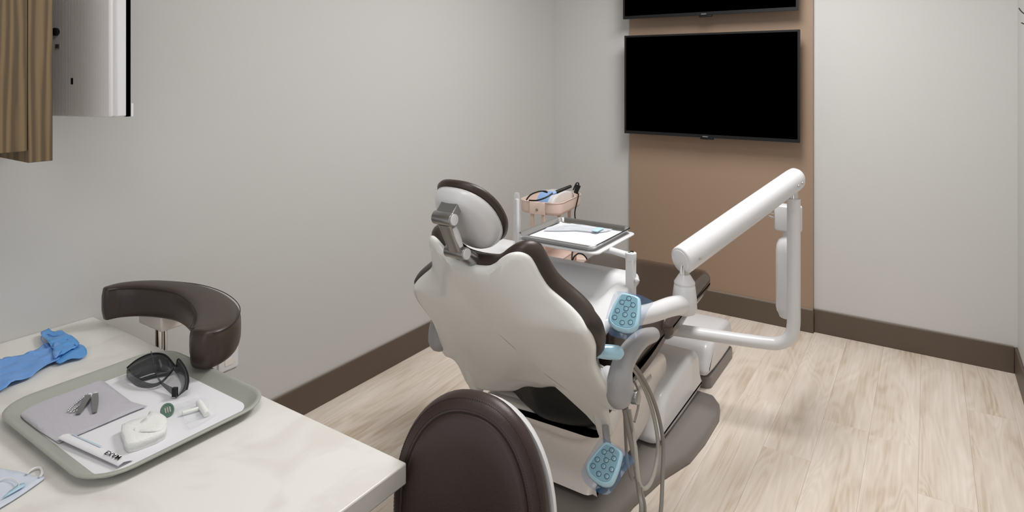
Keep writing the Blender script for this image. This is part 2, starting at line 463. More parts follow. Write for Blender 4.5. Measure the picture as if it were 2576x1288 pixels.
# ------------------------------------------------------------------ televisions
def television(label, x0, x1, z0, z1, y):
    t = thing('television', label, 'television', ((x0 + x1) / 2, y + 0.05, z0))
    obj('housing', box(x0 + 0.05, x1 - 0.05, y + 0.02, y + 0.06, z0 + 0.05, z1 - 0.05), M_BEZEL, t, bevel=0.01)
    obj('back_panel', box(x0, x1, y + 0.006, y + 0.024, z0, z1), M_BEZEL, t, bevel=0.003)
    b = 0.012; bb = 0.020
    fr = join(box(x0, x1, y, y + 0.007, z1 - b, z1), box(x0, x1, y, y + 0.007, z0, z0 + bb), box(x0, x0 + b, y, y + 0.007, z0 + bb, z1 - b), box(x1 - b, x1, y, y + 0.007, z0 + bb, z1 - b))
    obj('bezel', fr, M_BEZEL, t, smooth=False)
    obj('screen', box(x0 + b, x1 - b, y + 0.003, y + 0.006, z0 + bb, z1 - b), M_SCREEN, t, smooth=False)
    cx = (x0 + x1) / 2
    obj('sensor_bump', box(cx - 0.035, cx + 0.05, y + 0.002, y + 0.02, z0 - 0.012, z0), M_BEZEL, t, bevel=0.004)
    obj('emblem', box(cx - 0.018, cx + 0.016, y - 0.0012, y, z0 + 0.003, z0 + 0.010), M_METAL, t, smooth=False)
    obj('wall_mount', join(box(cx - 0.2, cx + 0.2, y + 0.055, YCOL, z0 + 0.2, z0 + 0.24), box(cx - 0.2, cx + 0.2, y + 0.055, YCOL, z1 - 0.24, z1 - 0.2)), M_BLACK, t, smooth=False)
television('wide black television, the lower of two on the tan wall', -1.736, -0.629, 1.1435, 1.812, 4.0)
television('black television above the other on the tan wall, cut by the frame', -1.746, -0.638, 1.926, 2.594, 4.0)

# ------------------------------------------------------------------ dental chair
XC = -1.20
def surfY(s, z):
    q = min(1, max(0, (abs(s) - .15) / .09)); q = q * q * (3 - 2 * q) * min(1, max(0, (.97 - z) / .12)) * min(1, max(0, (z - .34) / .15))
    return 1.549 + .020 * q + 0.628 * (0.944 - z) + 0.07 * min(1, max(0, (z - .78) / .2)) * (abs(s) / .2) ** 1.6 + 1.0 * max(0, .62 - z) ** 2 * exp(-(s / .2) ** 2)
NB = Vector((0, 0.847, 0.532))
def backmap(s, z, w):
    p = Vector((XC + s, surfY(s, z), z)); return p + NB * w
half = [(0, .944), (.05, .944), (.088, .957), (.115, .979), (.145, .998), (.172, 1.003), (.194, .992), (.206, .965), (.216, .925), (.232, .885), (.262, .855), (.302, .825), (.335, .795), (.356, .757), (.358, .715), (.345, .672), (.336, .635), (.341, .59), (.356, .53), (.370, .478), (.358, .452), (.326, .447), (.312, .42), (.309, .35), (.300, .312), (.283, .318)]
def symm(h): return h + [(-a, b) for a, b in reversed(h) if a != 0] 
lower_edge = [(.265, .375), (.243, .430), (.215, .468), (.175, .484), (.13, .476), (.07, .440), (0, .397), (-.07, .357), (-.14, .330), (-.22, .316)]   # the opening for the boot sits to the right
shell_o = cr(half[1:] + lower_edge + [(-a, b) for a, b in reversed(half[1:])], 4, closed=True)
def shell_mesh(o, layers, mp):
    return stack(o, layers, mp, centre=(0, 0.70))
def pillow_fill(o, layers_edge, w_back, w_front, mp, centre, scales=(0.93, .8, .62, .42, .22, .05)):
    L_ = [('s', s, w_back(s)) for s in reversed(scales)] + layers_edge + [('s', s, w_front(s)) for s in scales]
    return stack(o, L_, mp, centre=centre)
dc = thing('dental_chair', 'dental treatment chair with brown upholstery, white backrest shell and grey armrests', 'dental chair', (XC, 2.3, 0))
obj('backrest_shell', pillow_fill(shell_o, [('i', .012, -.002), ('i', .004, .002), ('i', 0, .009), ('i', 0.0, .018), ('i', .004, .024)], lambda s: -0.004, lambda s: .024, backmap, (0, .70)), M_SHELL, dc, auto=70)
def chalf(h): return [(a, b) for a, b in h]
cush_h = [(0, .944), (.05, .944), (.088, .955), (.115, .976), (.148, .998), (.178, 1.006), (.203, .995), (.217, .967), (.228, .925), (.245, .885), (.275, .855), (.316, .825), (.350, .795), (.370, .755), (.370, .71), (.356, .668), (.33, .63), (.31, .59), (.30, .52), (.29, .45), (.26, .42), (.15, .41)]
cush_o = cr(symm(cush_h[1:]), 4, closed=True)
def cmap(s, z, w): return backmap(s, z, w)
obj('backrest_cushion', pillow_fill(cush_o, [('i', .02, .020), ('i', .006, .024), ('i', 0, .032), ('i', -.003, .048), ('i', 0, .064), ('i', .008, .077), ('i', .02, .085)], lambda s: .020, lambda s: .088 + .0 * s, cmap, (0, .70)), M_BROWN, dc, auto=80)
# headrest
HC = Vector((XC, 1.532, 1.086)); HU = Vector((0, -0.088, 0.11)).normalized(); HN = Vector((0, HU.z, -HU.y)).normalized()
def hmap(a, b, w): return HC + Vector((1, 0, 0)) * a + HU * b + HN * (w + 1.2 * a * a)
ho = oval(.108, .132, 44, 2.25)
obj('headrest_shell', stack(ho, [('s', .1, -.012), ('s', .45, -.012), ('s', .75, -.010), ('s', .86, -.006), ('s', .95, .006), ('i', 0, .020), ('i', 0, .030), ('i', .006, .034), ('s', .5, .034), ('s', .05, .034)], hmap), M_WHITE, dc, auto=80)
obj('headrest_cushion', stack(oval(.115, .139, 44, 2.25), [('s', .1, .034), ('s', .9, .034), ('i', .004, .035), ('i', -.002, .044), ('i', .0, .054), ('i', .012, .064), ('s', .75, .068), ('s', .4, .070), ('s', .05, .070)], hmap), M_BROWN, dc, auto=80)
# headrest linkage: two barrels along X joined by a link
UB = at_x(1118, 549, XC); LB = at_x(1150, 634, XC)
hb = obj('headrest_hinge', join(cyl(UB + Vector((-.036, 0, 0)), UB + Vector((.036, 0, 0)), .0205, 24, .003),
     xform(box(-.032, .032, -.016, .014, 0, .055), frame(UB, HN + HU * 0.1))), M_METAL, dc, bevel=.002)
obj('end_cap', cyl(UB + Vector((.036, 0, 0)), UB + Vector((.040, 0, 0)), .0165, 24), M_WHITE, hb)
obj('hinge_slot', xform(box(-.016, .016, -.020, -.015, .022, .05), frame(UB, HN + HU * 0.1, up=(0, -1, 0))), M_BLACK, hb, smooth=False)
lk = (LB - UB)
def linkring(t, hw, hd):
    c = UB + lk * t; nn = lk.normalized(); e = Vector((1, 0, 0)); f_ = nn.cross(e)
    return [c + e * (hw * (abs(cos(a)) ** .5) * (1 if cos(a) > 0 else -1)) + f_ * (hd * (abs(sin(a)) ** .5) * (1 if sin(a) > 0 else -1)) for a in [2 * pi * (k + .5) / 20 for k in range(20)]]
hl = obj('headrest_link', join(loft([linkring(.12, .026, .016), linkring(.35, .024, .016), linkring(.7, .024, .016), linkring(.9, .026, .016)]),
     cyl(LB + Vector((-.040, 0, 0)), LB + Vector((.036, 0, 0)), .0195, 24, .003)), M_METAL, dc)
obj('end_cap', cyl(LB + Vector((.036, 0, 0)), LB + Vector((.0405, 0, 0)), .0165, 24), M_WHITE, hl)
mid = (UB + LB) / 2 + Vector((.026, 0, 0))
obj('link_inlay', tube([mid - lk * .28, mid - lk * .1, mid + lk * .1, mid + lk * .28], [.008, .0105, .0105, .008], 12, 3, sx=1, sy=.7, up=(1, 0, 0)), M_WHITE, hl)
obj('headrest_post', tube([LB, LB + Vector((0, .045, -.022)), Vector((XC, 1.612, .93)), Vector((XC, 1.67, .84))], [.018, .022, .024, .024], 16, 5), M_METAL, dc)

# armrests (both sides); outlines in (y, z)
armpts = [at_x(*p, -0.825) for p in [(1560, 988), (1560, 952), (1568, 915), (1588, 880), (1615, 852), (1643, 842)]]
for sgn in (1, -1):
    def P_(v, dx=0.0): return Vector((XC + sgn * (v.x - XC + dx), v.y, v.z))
    hubc = armpts[0]
    arm = tube([P_(v) for v in armpts[0:]] , [.058, .050, .043, .038, .033, .026], 20, 5, sx=.62, sy=1.0, up=(0, 0, 1)) if False else None
    rings = []
    Q = cr([(v.y, v.z, r, h) for v, r, h in zip(armpts, [.056, .051, .042, .036, .031, .026], [.042, .038, .033, .031, .028, .024])], 5)
    for i, q in enumerate(Q):
        a = Q[max(i - 1, 0)]; b = Q[min(i + 1, len(Q) - 1)]
        t = Vector((0, b[0] - a[0], b[1] - a[1])).normalized(); e2 = Vector((0, -t.z, t.y)); e1 = Vector((1, 0, 0))
        c = Vector((XC + sgn * (-.825 - XC), q[0], q[1]))
        rings.append([c + e1 * (q[3] * cos(2 * pi * j / 24)) + e2 * (q[2] * sin(2 * pi * j / 24)) for j in range(24)])
    def endcap(c, r0, sgn_t, t, k):
        e2 = Vector((0, -t.z, t.y)); out = []
        for (ss, off) in k:
            out.append([c + t * off + Vector((1, 0, 0)) * (r0[1] * ss * cos(2 * pi * j / 24)) + e2 * (r0[0] * ss * sin(2 * pi * j / 24)) for j in range(24)])
        return out
    t0 = Vector((0, Q[1][0] - Q[0][0], Q[1][1] - Q[0][1])).normalized(); t1 = Vector((0, Q[-1][0] - Q[-2][0], Q[-1][1] - Q[-2][1])).normalized()
    c0 = Vector((XC + sgn * (-.825 - XC), Q[0][0], Q[0][1])); c1 = Vector((XC + sgn * (-.825 - XC), Q[-1][0], Q[-1][1]))
    st = endcap(c0, (.056, .042), -1, t0, [(.05, -.048), (.4, -.044), (.7, -.034), (.9, -.019)])
    en = endcap(c1, (.026, .024), 1, t1, [(.93, .009), (.75, .017), (.45, .023), (.05, .026)])
    ar = obj('armrest', loft(st + rings + en), M_GREY, dc, auto=80)
    hx = XC + sgn * (-.825 - XC)
    obj('hub_cap', cyl((hx + sgn * .030, hubc.y + .022, hubc.z - .014), (hx + sgn * .054, hubc.y + .022, hubc.z - .010), .021, 24, .003), M_METAL, ar, label='round grey button on the armrest hub')
    obj('armrest_mount', join(cyl((hx - sgn * .085, hubc.y + .055, hubc.z + .0), (hx - sgn * .034, hubc.y + .045, hubc.z + .0), .046, 28, .012, .040),
                              cyl((hx - sgn * .048, hubc.y + .03, hubc.z), (hx - sgn * .024, hubc.y + .03, hubc.z), .048, 28, .004)), M_WHITE, dc)
# side wings carrying the backrest down to the seat frame
for sgn in (1, -1):
    poly = [(1.84, .56), (1.92, .56), (2.02, .45), (2.10, .36), (2.02, .31), (1.955, .30), (1.90, .40)]
    obj('hinge_plate', ext(cr(poly, 4, True), 'x', XC + sgn * .275 - .016, XC + sgn * .275 + .016, .008), M_SHELL, dc)
# black boot behind the arch
def boot(a, b, w): return Vector((XC + a, 1.940 - w + .25 * (.42 - b) + .42 * min(.16, max(0, .03 - a)), b))
obj('lumbar_boot', stack([(.02 + p[0], .398 + p[1]) for p in oval(.272, .118, 56, 2.2)], [('s', .05, .045), ('s', .5, .038), ('s', .8, .022), ('s', .95, .0), ('i', 0, -.02), ('i', 0, -.10)], boot), M_BLACK, dc, auto=80)
# seat and leg rest: profile in (y,z) swept across with rounded rims
def cushion(name, prof, x0, x1, r, m):
    return obj(name, ext(cr(prof, 5, True), 'x', x0, x1, r, 4), m, dc, auto=80)
cushion('seat_cushion', [(1.93, .475), (2.10, .478), (2.35, .50), (2.52, .545), (2.56, .53), (2.55, .45), (2.35, .405), (2.1, .385), (1.95, .40)], XC - .30, XC + .30, .045, M_BROWN)
cushion('leg_cushion', [(2.50, .545), (2.75, .580), (2.98, .605), (3.06, .590), (3.075, .545), (3.04, .50), (2.8, .475), (2.55, .44), (2.48, .48)], XC - .285, XC + .325, .042, M_BROWNLEG)
obj('seat_side_panel', ext(cr([(lambda q: (q.y, q.z))(at_x(a, b, XC + .295)) for a, b in [(1545, 830), (1600, 790), (1702, 775), (1707, 800), (1672, 868), (1640, 920), (1604, 962), (1572, 975), (1552, 930)]], 4, True), 'x', XC - .29, XC + .295, .02), M_BROWN, dc, auto=80)
obj('leg_rest_shell', ext([(2.80, .475), (3.0, .495), (3.06, .515), (3.075, .500), (3.01, .480), (2.8, .46)], 'x', XC - .27, XC + .30, .006), M_WARMWHITE, dc)
# lift housing in two tiers, base cover, base plate
obj('lift_housing', ext(cr([(1.985, .12), (1.985, .22), (2.01, .30), (2.1, .32), (2.42, .32), (2.50, .25), (2.45, .11), (2.2, .085), (1.97, .075)], 4, True), 'x', XC - .225, XC + .235, .035, 4), M_WARMWHITE, dc, auto=80)
obj('lift_upper_cover', ext(cr([(XC - .235, .26), (XC - .235, .295), (XC, .305), (XC + .20, .305), (XC + .255, .318), (XC + .266, .30), (XC + .225, .29), (XC + .18, .255), (XC + .10, .240), (XC, .245), (XC - .17, .24)], 4, True), 'y', 1.962, 2.45, .022, 4), M_WARMWHITE, dc, auto=80)
obj('lift_side_cover', ext(cr([(2.05, .17), (2.03, .28), (2.10, .335), (2.30, .35), (2.60, .345), (2.66, .27), (2.60, .20), (2.42, .115), (2.2, .10)], 4, True), 'x', XC - .24, XC + .25, .02, 3), M_WARMWHITE, dc, auto=80)
obj('dark_gap', box(XC - .2, XC + .20, 2.3, 2.62, .05, .24), M_BLACK, dc, smooth=False)
bc = obj('base_cover', ext(cr([(2.43, .052), (2.44, .15), (2.50, .225), (2.62, .25), (2.86, .262), (2.94, .235), (2.965, .15), (2.965, .052)], 4, True), 'x', XC - .24, XC + .305, .035, 4), M_WHITE, dc, auto=80)
obj('grey_insert', ext(rrect(2.40, 2.56, .20, .275, .01), 'x', XC + .12, XC + .22, .01), M_GREY, dc)
plate = [(XC + .30, 1.60), (XC + .315, 1.9), (XC + .325, 2.10), (XC + .36, 2.30), (XC + .412, 2.46), (XC + .425, 2.62), (XC + .425, 2.83), (XC + .405, 2.92), (XC + .36, 2.98), (XC + .1, 3.0), (XC - .1, 3.0), (XC - .36, 2.98), (XC - .41, 2.9), (XC - .42, 2.6), (XC - .36, 2.3), (XC - .32, 2.1), (XC - .30, 1.6), (XC - .1, 1.56), (XC + .1, 1.56)]
obj('base_plate', stack(plate, [('i', .004, 0), ('i', 0, .006), ('i', .004, .032), ('i', .018, .043), ('s', .82, .052), ('s', .4, .056)], lambda a, b, w: (a, b, w)), M_DGREY, dc, auto=50)

# ------------------------------------------------------------------ utility box beyond the chair
ub = thing('utility_box', 'low white utility box with grey foot on the floor beyond the chair base', 'utility box', (-1.06, 3.3, 0))
obj('cover', ext(cr([(3.095, .058), (3.10, .15), (3.16, .205), (3.30, .225), (3.48, .215), (3.53, .17), (3.535, .058)], 4, True), 'x', -1.24, -.895, .035, 4), M_WHITE, ub, auto=80)
obj('foot', ext(rrect(-1.235, -.89, 3.09, 3.53, .03), 'z', 0, .056, .004), M_DGREY, ub)

# ------------------------------------------------------------------ delivery unit (one arm system)
du = thing('delivery_unit', 'white instrument delivery unit on a swing arm and pole beside the chair', 'delivery unit', (-1.0, 2.8, 0))
# console tray
def console():
    nx, ny = 44, 40; x0, x1, y0, y1 = -1.56, -.945, 1.80, 2.36
    outline = None
    def edge(u, v):
        # superellipse-like rounding of corners
        return u, v
    def top(x, y):
        bx = min(1, max(0, (y - 2.18) / .12)); bx = bx * bx * (3 - 2 * bx)
        rx = min(1, max(0, (x + 1.06) / .07)); rx = rx * rx * (3 - 2 * rx) * min(1, max(0, (y - 2.0) / .2))
        lx = min(1, max(0, (-1.46 - x) / .06))
        return .688 + .072 * max(bx, rx * .85, lx * .8)
    rr = rrect(x0, x1, y0, y1, .055, 6)
    rr = [(x + (.035 * (y1 - y) / (y1 - y0) if x > -1.1 else 0), y) for x, y in rr]
    cen = ((x0 + x1) / 2, (y0 + y1) / 2)
    def f(a, b, w):
        return (a, b, top(a, b) + w)
    L_ = [('s', .5, -.06), ('i', .03, -.058), ('i', .012, -.05), ('i', .0, -.03), ('i', 0, -.012), ('i', .004, -.003), ('i', .012, 0)] + [('s', s, 0) for s in (.92, .88, .84, .8, .76, .72, .68, .64, .6, .55, .5, .4, .3, .2, .1, .02)]
    rr2 = []
    for i in range(len(rr)):   # densify
        a = rr[i]; b = rr[(i + 1) % len(rr)]; n = max(1, int((Vector(a) - Vector(b)).length / .015))
        rr2 += [(a[0] + (b[0] - a[0]) * k / n, a[1] + (b[1] - a[1]) * k / n) for k in range(n)]
    return stack(rr2, L_, f, centre=cen)
obj('console', console(), M_WHITE, du, auto=80)
obj('instrument_bar', ext(rrect(-1.68, -1.40, 2.08, 2.34, .05), 'z', .73, .805, .012), M_WHITE, du, auto=70)
obj('wrapped_grip', tube([(-1.42, 2.27, .775), (-1.385, 2.265, .775), (-1.355, 2.262, .772)], [.026, .027, .02], 16, 4), M_BLUE, du, label='light blue wrapped grip at the end of the instrument bar')
hp = Vector((-1.44, 2.2, .80))
obj('syringe_handle', cyl(hp, hp + Vector((0, 0, .225)), .0085, 12, .003), M_WHITE, du, label='slim upright white handle in a clear sleeve')
obj('clear_sleeve', tube([hp + Vector((0, 0, .0)), hp + Vector((0, 0, .12)), hp + Vector((0, 0, .238)), hp + Vector((0, 0, .25))], [.018, .016, .013, .004], 10, 3), M_CLEAR, du)
# tray post, elbow, tray table
PT = Vector((-.935, 2.215, 0))
obj('tray_post', ext([(PT.x + x, PT.y + y) for x, y in rrect(-.016, .016, -.018, .018, .006)], 'z', .70, .852, .002), M_WHITE, du)
obj('tray_arm', tube([(-.935, 2.215, .862), (-1.0, 2.235, .862), (-1.10, 2.27, .862), (-1.2, 2.31, .862)], .020, 12, 2, sx=.9, sy=.6, up=(0, 0, 1)), M_WHITE, du, auto=70)
obj('arm_pivot', cyl((-.935, 2.215, .846), (-.935, 2.215, .876), .021, 20, .003), M_WHITE, du)
obj('pivot_screw', cyl((-.935, 2.215, .875), (-.935, 2.215, .880), .012, 16, .002), M_CHROME, du)
obj('post_knob', lathe((-.912, 2.215, .775), (1, 0, 0), [(-.006, .008), (.0, .011), (.008, .006), (.012, .001)], 12), M_WHITE, du)
obj('tray_table', ext(rrect(-1.395, -1.03, 2.12, 2.50, .03), 'z', .870, .877, .002), M_WHITE, du)
# arm boss and curved arm below the console
BO = at_d(1722, 745, 2.30)
ca = obj('swing_arm', tube([at_d(1590, 797, 2.05), at_d(1640, 787, 2.12), at_d(1685, 772, 2.20), at_d(1720, 766, 2.29)], [.031, .032, .034, .034], 20, 5, sx=.9, sy=1.0, up=(0, 0, 1)), M_WHITE, du, auto=80)
bx, by = BO.x, BO.y
obj('arm_boss', lathe((bx, by, .668), (0, 0, 1), [(0, .028), (.005, .038), (.016, .045), (.06, .044), (.093, .040), (.106, .038), (.109, .036), (.112, .038), (.118, .038), (.138, .025), (.146, .020)], 28), M_WHITE, du, auto=45)
obj('pivot_pin', cyl((bx, by, .80), (bx, by, .86), .018, 20), M_CHROME, du)
PO = Vector((-.487, 2.943, 0))
A0 = at_d(1715, 655, 2.30); A1 = Vector((PO.x, PO.y, EYE - 2.72 * (453 - 186) / 1573))
ax = (A1 - A0); AL = ax.length; axn = ax.normalized()
ca_prof = [(AL * .12, .0495), (AL * .5, .0490), (AL - .01, .047), (AL + .018, .045), (AL + .036, .035), (AL + .046, .020), (AL + .049, .004)]
e1, e2, _ = basis(ax, (0, 0, 1))
NV = Vector((-axn.x, -axn.y, 0)).normalized() * .9 + Vector((0, 0, -.25)); NV.normalize()
def cutring(r, off, n=40):
    out = []
    for j in range(n):
        o = e1 * (r * .92 * cos(2 * pi * j / n)) + e2 * (r * 1.08 * sin(2 * pi * j / n))
        out.append(A0 + o - axn * (o.dot(NV) / axn.dot(NV)) + axn * off)
    return out
lower = [cutring(.010, -.006), cutring(.045, -.006), cutring(.0485, -.003), cutring(.0495, .002)]
upper = []
for h, r in ca_prof:
    upper.append([A0 + axn * h + e1 * (r * .92 * cos(2 * pi * j / 40)) + e2 * (r * 1.08 * sin(2 * pi * j / 40)) for j in range(40)])
ob = obj('spring_arm', loft(lower + upper), M_WHITE, du, auto=50)
obj('arm_end_cap', loft([cutring(.008, -.013), cutring(.036, -.012), cutring(.041, -.009), cutring(.0425, -.004)]), M_WHITE, ob)
def nearest(px, py, t):   # a screw on the arm side facing the seat
    return None
side = (Vector((0, 0, EYE)) - (A0 + A1) / 2); side = (side - axn * side.dot(axn)).normalized(); dn = axn.cross(side); dn = dn if dn.z < 0 else -dn
for tt in (.06, .945, .985):
    c = A0 + ax * tt + (side * .75 + dn * .66).normalized() * .0485
    obj('screw', lathe(c, side * .75 + dn * .66, [(-.003, .006), (.001, .006), (.003, .002)], 12), M_CHROME, ob)
obj('upper_pin', cyl((PO.x, PO.y, 1.0), (PO.x, PO.y, 1.05), .017, 20), M_CHROME, du)
zt = .362
pole_pts = [(-1.12, 2.805, zt), (-.95, 2.842, zt), (-.75, 2.886, zt - .001), (-.60, 2.919, zt + .0), (-.545, 2.931, zt + .008), (-.505, 2.939, zt + .038), (-.488, 2.943, zt + .095), (-.487, 2.943, .60), (-.487, 2.943, .80), (-.487, 2.943, 1.008)]
obj('support_pole', tube(pole_pts, .0275, 24, 6), M_WHITE, du, auto=80)
obj('pole_screw', lathe((PO.x + .005, PO.y - .027, .955), (0.2, -1, 0), [(-.002, .005), (.004, .005), (.005, .002)], 12), M_WHITE, du)
# bottle and its holder on the pole
B = at_d(1979, 600, 2.83)
bt = obj('bottle_holder', join(ext([(B.x + x, B.y + y) for x, y in rrect(-.052, .062, -.03, .045, .028)], 'z', .842, .955, .006)), M_WHITE, du, auto=70)
for k in (0, 1):
    obj('valve_pin', cyl((B.x - .05, B.y - .015, .915 - .018 * k), (B.x - .085 + .012 * k, B.y - .03, .922 - .018 * k), .004, 8), M_CHROME, bt)
obj('water_bottle', lathe((B.x, B.y, .447), (0, 0, 1), [(0, .022), (.004, .030), (.02, .036), (.03, .042), (.05, .046), (.30, .046), (.33, .043), (.355, .033), (.365, .020), (.372, .017), (.40, .017)], 28), M_WHITE, du, auto=50)
# control pads wrapped in blue film
def control_pad(parent, c, n, roll, s=1.0, up=(0, 0, 1)):
    M = frame(c, n, up, roll)
    egg = cr([(0, .060), (.030, .056), (.042, .030), (.050, -.015), (.048, -.045), (.028, -.062), (0, -.066), (-.028, -.062), (-.048, -.045), (-.050, -.015), (-.042, .030), (-.030, .056)], 4, True)
    egg = [(a * s, b * s) for a, b in egg]
    mp = lambda a, b, w: M @ Vector((a, b, w))
    pd = obj('control_pad', stack(egg, [('s', .1, -.036), ('s', .7, -.034), ('i', .006, -.028), ('i', 0, -.018), ('i', -.001, -.006), ('i', .002, .001), ('i', .007, .004), ('i', .009, .002), ('s', .3, .002)], mp), M_BLUE, parent, auto=60, label='control pad wrapped in light blue film')
    obj('face_plate', stack(egg, [('i', .010, .001), ('i', .010, .0035), ('s', .4, .0035)], mp), M_BLUE2, pd)
    B_ = [(0, .042), (-.019, .024), (.019, .024), (0, .006), (-.026, -.008), (.029, -.008), (0.002, -.014), (-.028, -.032), (0, -.042), (.026, -.034)]
    for (a, b) in B_:
        a *= s; b *= s
        obj('button', lathe(M @ Vector((a, b, .0032)), M.to_3x3() @ Vector((0, 0, 1)), [(0, .0078 * s), (.0006, .0078 * s), (.0008, .006 * s)], 16), M_BLUE2, pd)
        rg = []
        for k in range(18):
            an = 2 * pi * k / 18
            rg.append([M @ Vector((a + q * s * cos(an), b + q * s * sin(an), .0036 + h)) for q, h in ((.0066, 0), (.0086, .0), (.0086, .0006), (.0066, .0006))])
        obj('button_ring', loft(rg, closed=True), M_LINE, pd)
    dia = [(0, .042), (.019, .024), (0, .006), (-.019, .024)]
    for i in range(4):
        p, q = dia[i], dia[(i + 1) % 4]; v = Vector((q[0] - p[0], q[1] - p[1])).normalized() * .009
        obj('print_line', cyl(M @ Vector(((p[0] + v.x) * s, (p[1] + v.y) * s, .0036)), M @ Vector(((q[0] - v.x) * s, (q[1] - v.y) * s, .0036)), .0006, 6), M_LINE, pd)
    # loose film around it
    fo = cr([(-.058, .05), (-.03, .066), (.02, .068), (.075, .060), (.066, .03), (.060, -.03), (.050, -.075), (.0, -.088), (-.045, -.078), (-.062, -.04)], 3, True)
    V, Fc = sheet([(a * s, b * s) for a, b in fo], lambda a, b: 0, .012)
    V = [M @ Vector((v[0], v[1], -.014 * s + .010 * noise.noise(Vector((v[0] * 30, v[1] * 30, s * 5))))) for v in V]
    obj('barrier_film', (V, Fc), M_FILM, pd, solid='open', smooth=False)
    return pd
tocam = Vector((0, 0, EYE))
def facing(c, left=0.0, elev=45):
    v = (tocam - Vector(c)); v.z = 0; v.normalize(); a = radians(left)
    v = Vector((v.x * cos(a) - v.y * sin(a), v.x * sin(a) + v.y * cos(a), 0))
    return Vector((v.x * cos(radians(elev)), v.y * cos(radians(elev)), sin(radians(elev))))
c1 = at_d(1574, 782, 1.93)
control_pad(du, c1, facing(c1, -14, 42), radians(-6), .93)
c2 = at_d(1523, 1163, 1.93)
control_pad(dc, c2, facing(c2, -14, 50), radians(-20), .93)
# blue wrapped handpiece behind the cushion edge
g0 = at_d(1490, 882, 1.97); g1 = at_d(1562, 888, 1.97)
obj('wrapped_handle', tube([g0, g0.lerp(g1, .5), g0.lerp(g1, .85), g1, g1 + (g1 - g0) * .10], [.020, .022, .022, .018, .006], 16, 4), M_BLUE, du, label='stubby light blue wrapped handle')
obj('handle_stalk', tube([g0.lerp(g1, .2), g0.lerp(g1, .1) + Vector((-.02, .06, .0)), (-1.0, 2.05, .66)], .012, 10, 4), M_BLACK, du)
obj('pad_bracket', tube([c1 + Vector((-.01, .03, -.01)), c1 + Vector((-.03, .07, -.02)), at_d(1590, 812, 2.06)], .02, 12, 4), M_WHITE, du)
obj('pad_bracket', tube([c2 + Vector((-.0, .03, .0)), c2 + Vector((-.02, .06, .01)), (XC + .21, 2.08, c2.z + .02)], .012, 12, 4), M_GREY, dc)
# hoses
def hose(px, xs, r, m, k=6):
    P_ = []
    n = len(px)
    for i, (a, b) in enumerate(px):
        t = i / (n - 1); x = xs[0] + (xs[1] - xs[0]) * t if len(xs) == 2 else xs[i]
        p = at_x(a, b, x); p.z = max(p.z, r + .002); P_.append(p)
    if px[-1][1] >= 1288: P_ += [Vector((P_[-1].x - .01, P_[-1].y - .03, r + .012)), Vector((P_[-1].x - .05, P_[-1].y - .09, r + .002))]
    return obj('hose', tube(P_, r, 10, k), m, du)
hose([(1545, 905), (1590, 915), (1625, 965), (1652, 1030), (1668, 1110), (1667, 1190), (1662, 1290)], (-.86, -.745), .0068, M_HOSE)
hose([(1545, 915), (1588, 925), (1615, 965), (1640, 1030), (1655, 1110), (1650, 1170), (1636, 1215), (1618, 1229), (1606, 1205), (1598, 1130), (1583, 1030)], (-.86, -.85, -.84, -.82, -.80, -.785, -.775, -.775, -.775, -.79, -.83), .0068, M_HOSE2)
hose([(1570, 1030), (1582, 1090), (1596, 1160), (1608, 1240), (1613, 1290)], (-.83, -.75), .0072, M_HOSE)
hose([(1576, 1025), (1590, 1090), (1601, 1160), (1612, 1230), (1622, 1290)], (-.825, -.755), .0062, M_HOSE)
hose([(1571, 1035), (1574, 1100), (1578, 1160), (1590, 1205), (1602, 1190), (1600, 1120)], (-.85, -.82), .0055, M_HOSE)
hose([(1594, 955), (1606, 985), (1606, 1020), (1596, 1062)], (-.90, -.89), .0042, M_DGREY)
for k in range(4):
    hose([(1462, 925 + 8 * k), (1490, 917 + 8 * k), (1515, 925 + 8 * k), (1550, 950 + 9 * k), (1575, 985 + 9 * k)], (-1.01, -.97, -.92, -.88, -.86), .0072, M_HOSE)

# steel tray on the tray table, with its paper and sterile pouch
def pan(name, parent, x0, x1, y0, y1, z, h, r, flare, rim, th, m):
    base = rrect(x0, x1, y0, y1, r, 7)
    L_ = [('s', .02, z), ('s', .5, z), ('i', flare + .006, z), ('i', flare, z + .003), ('i', rim, z + h - .006), ('i', 0.0, z + h - .005), ('i', -.0005, z + h - .002), ('i', .002, z + h), ('i', rim * .8, z + h), ('i', rim + th, z + h - .004), ('i', flare + th, z + th + .003), ('i', flare + th + .006, z + th), ('s', .5, z + th), ('s', .02, z + th)]
    return obj(name, stack(base, L_, lambda a, b, w: (a, b, w)), m, parent, auto=40)
stt = thing('steel_tray', 'shallow polished steel instrument tray on the white swing-arm table', 'tray', (-1.215, 2.31, .877))
pan('pan', stt, -1.40, -1.045, 2.125, 2.495, .877, .024, .035, .012, .006, .0015, M_STEEL)
pp = obj('tray_paper', ext(rrect(-1.378, -1.067, 2.147, 2.473, .012), 'z', .8785, .8795), M_PAPER); tag(pp, 'white paper sheet lining the shallow steel tray', 'paper')
oc = [at_z(*p, .881) for p in [(1365, 582), (1385, 566), (1440, 565), (1482, 562), (1532, 566), (1545, 578), (1500, 587), (1450, 582)]]
po = cr([(min(max(p.x, -1.36), -1.085), min(max(p.y, 2.17), 2.462)) for p in oc], 2, True)
V, Fc = sheet(po, lambda x, y: .8815 + .004 * (1 + noise.noise(Vector((x * 22, y * 22, 3)))), .02)
pw = obj('sterile_pouch', (V, Fc), mat('pouch_plastic', srgb(222, 227, 234), 0.3, alpha=.6), None, solid=.0006, smooth=False); tag(pw, 'thin translucent sterile pouch lying on the steel tray', 'pouch')
obj('tip', ext(rrect(-1.18, -1.15, 2.37, 2.44, .008), 'z', .890, .893, .001), M_LTBLUE, pw, label='pale blue printed tip')

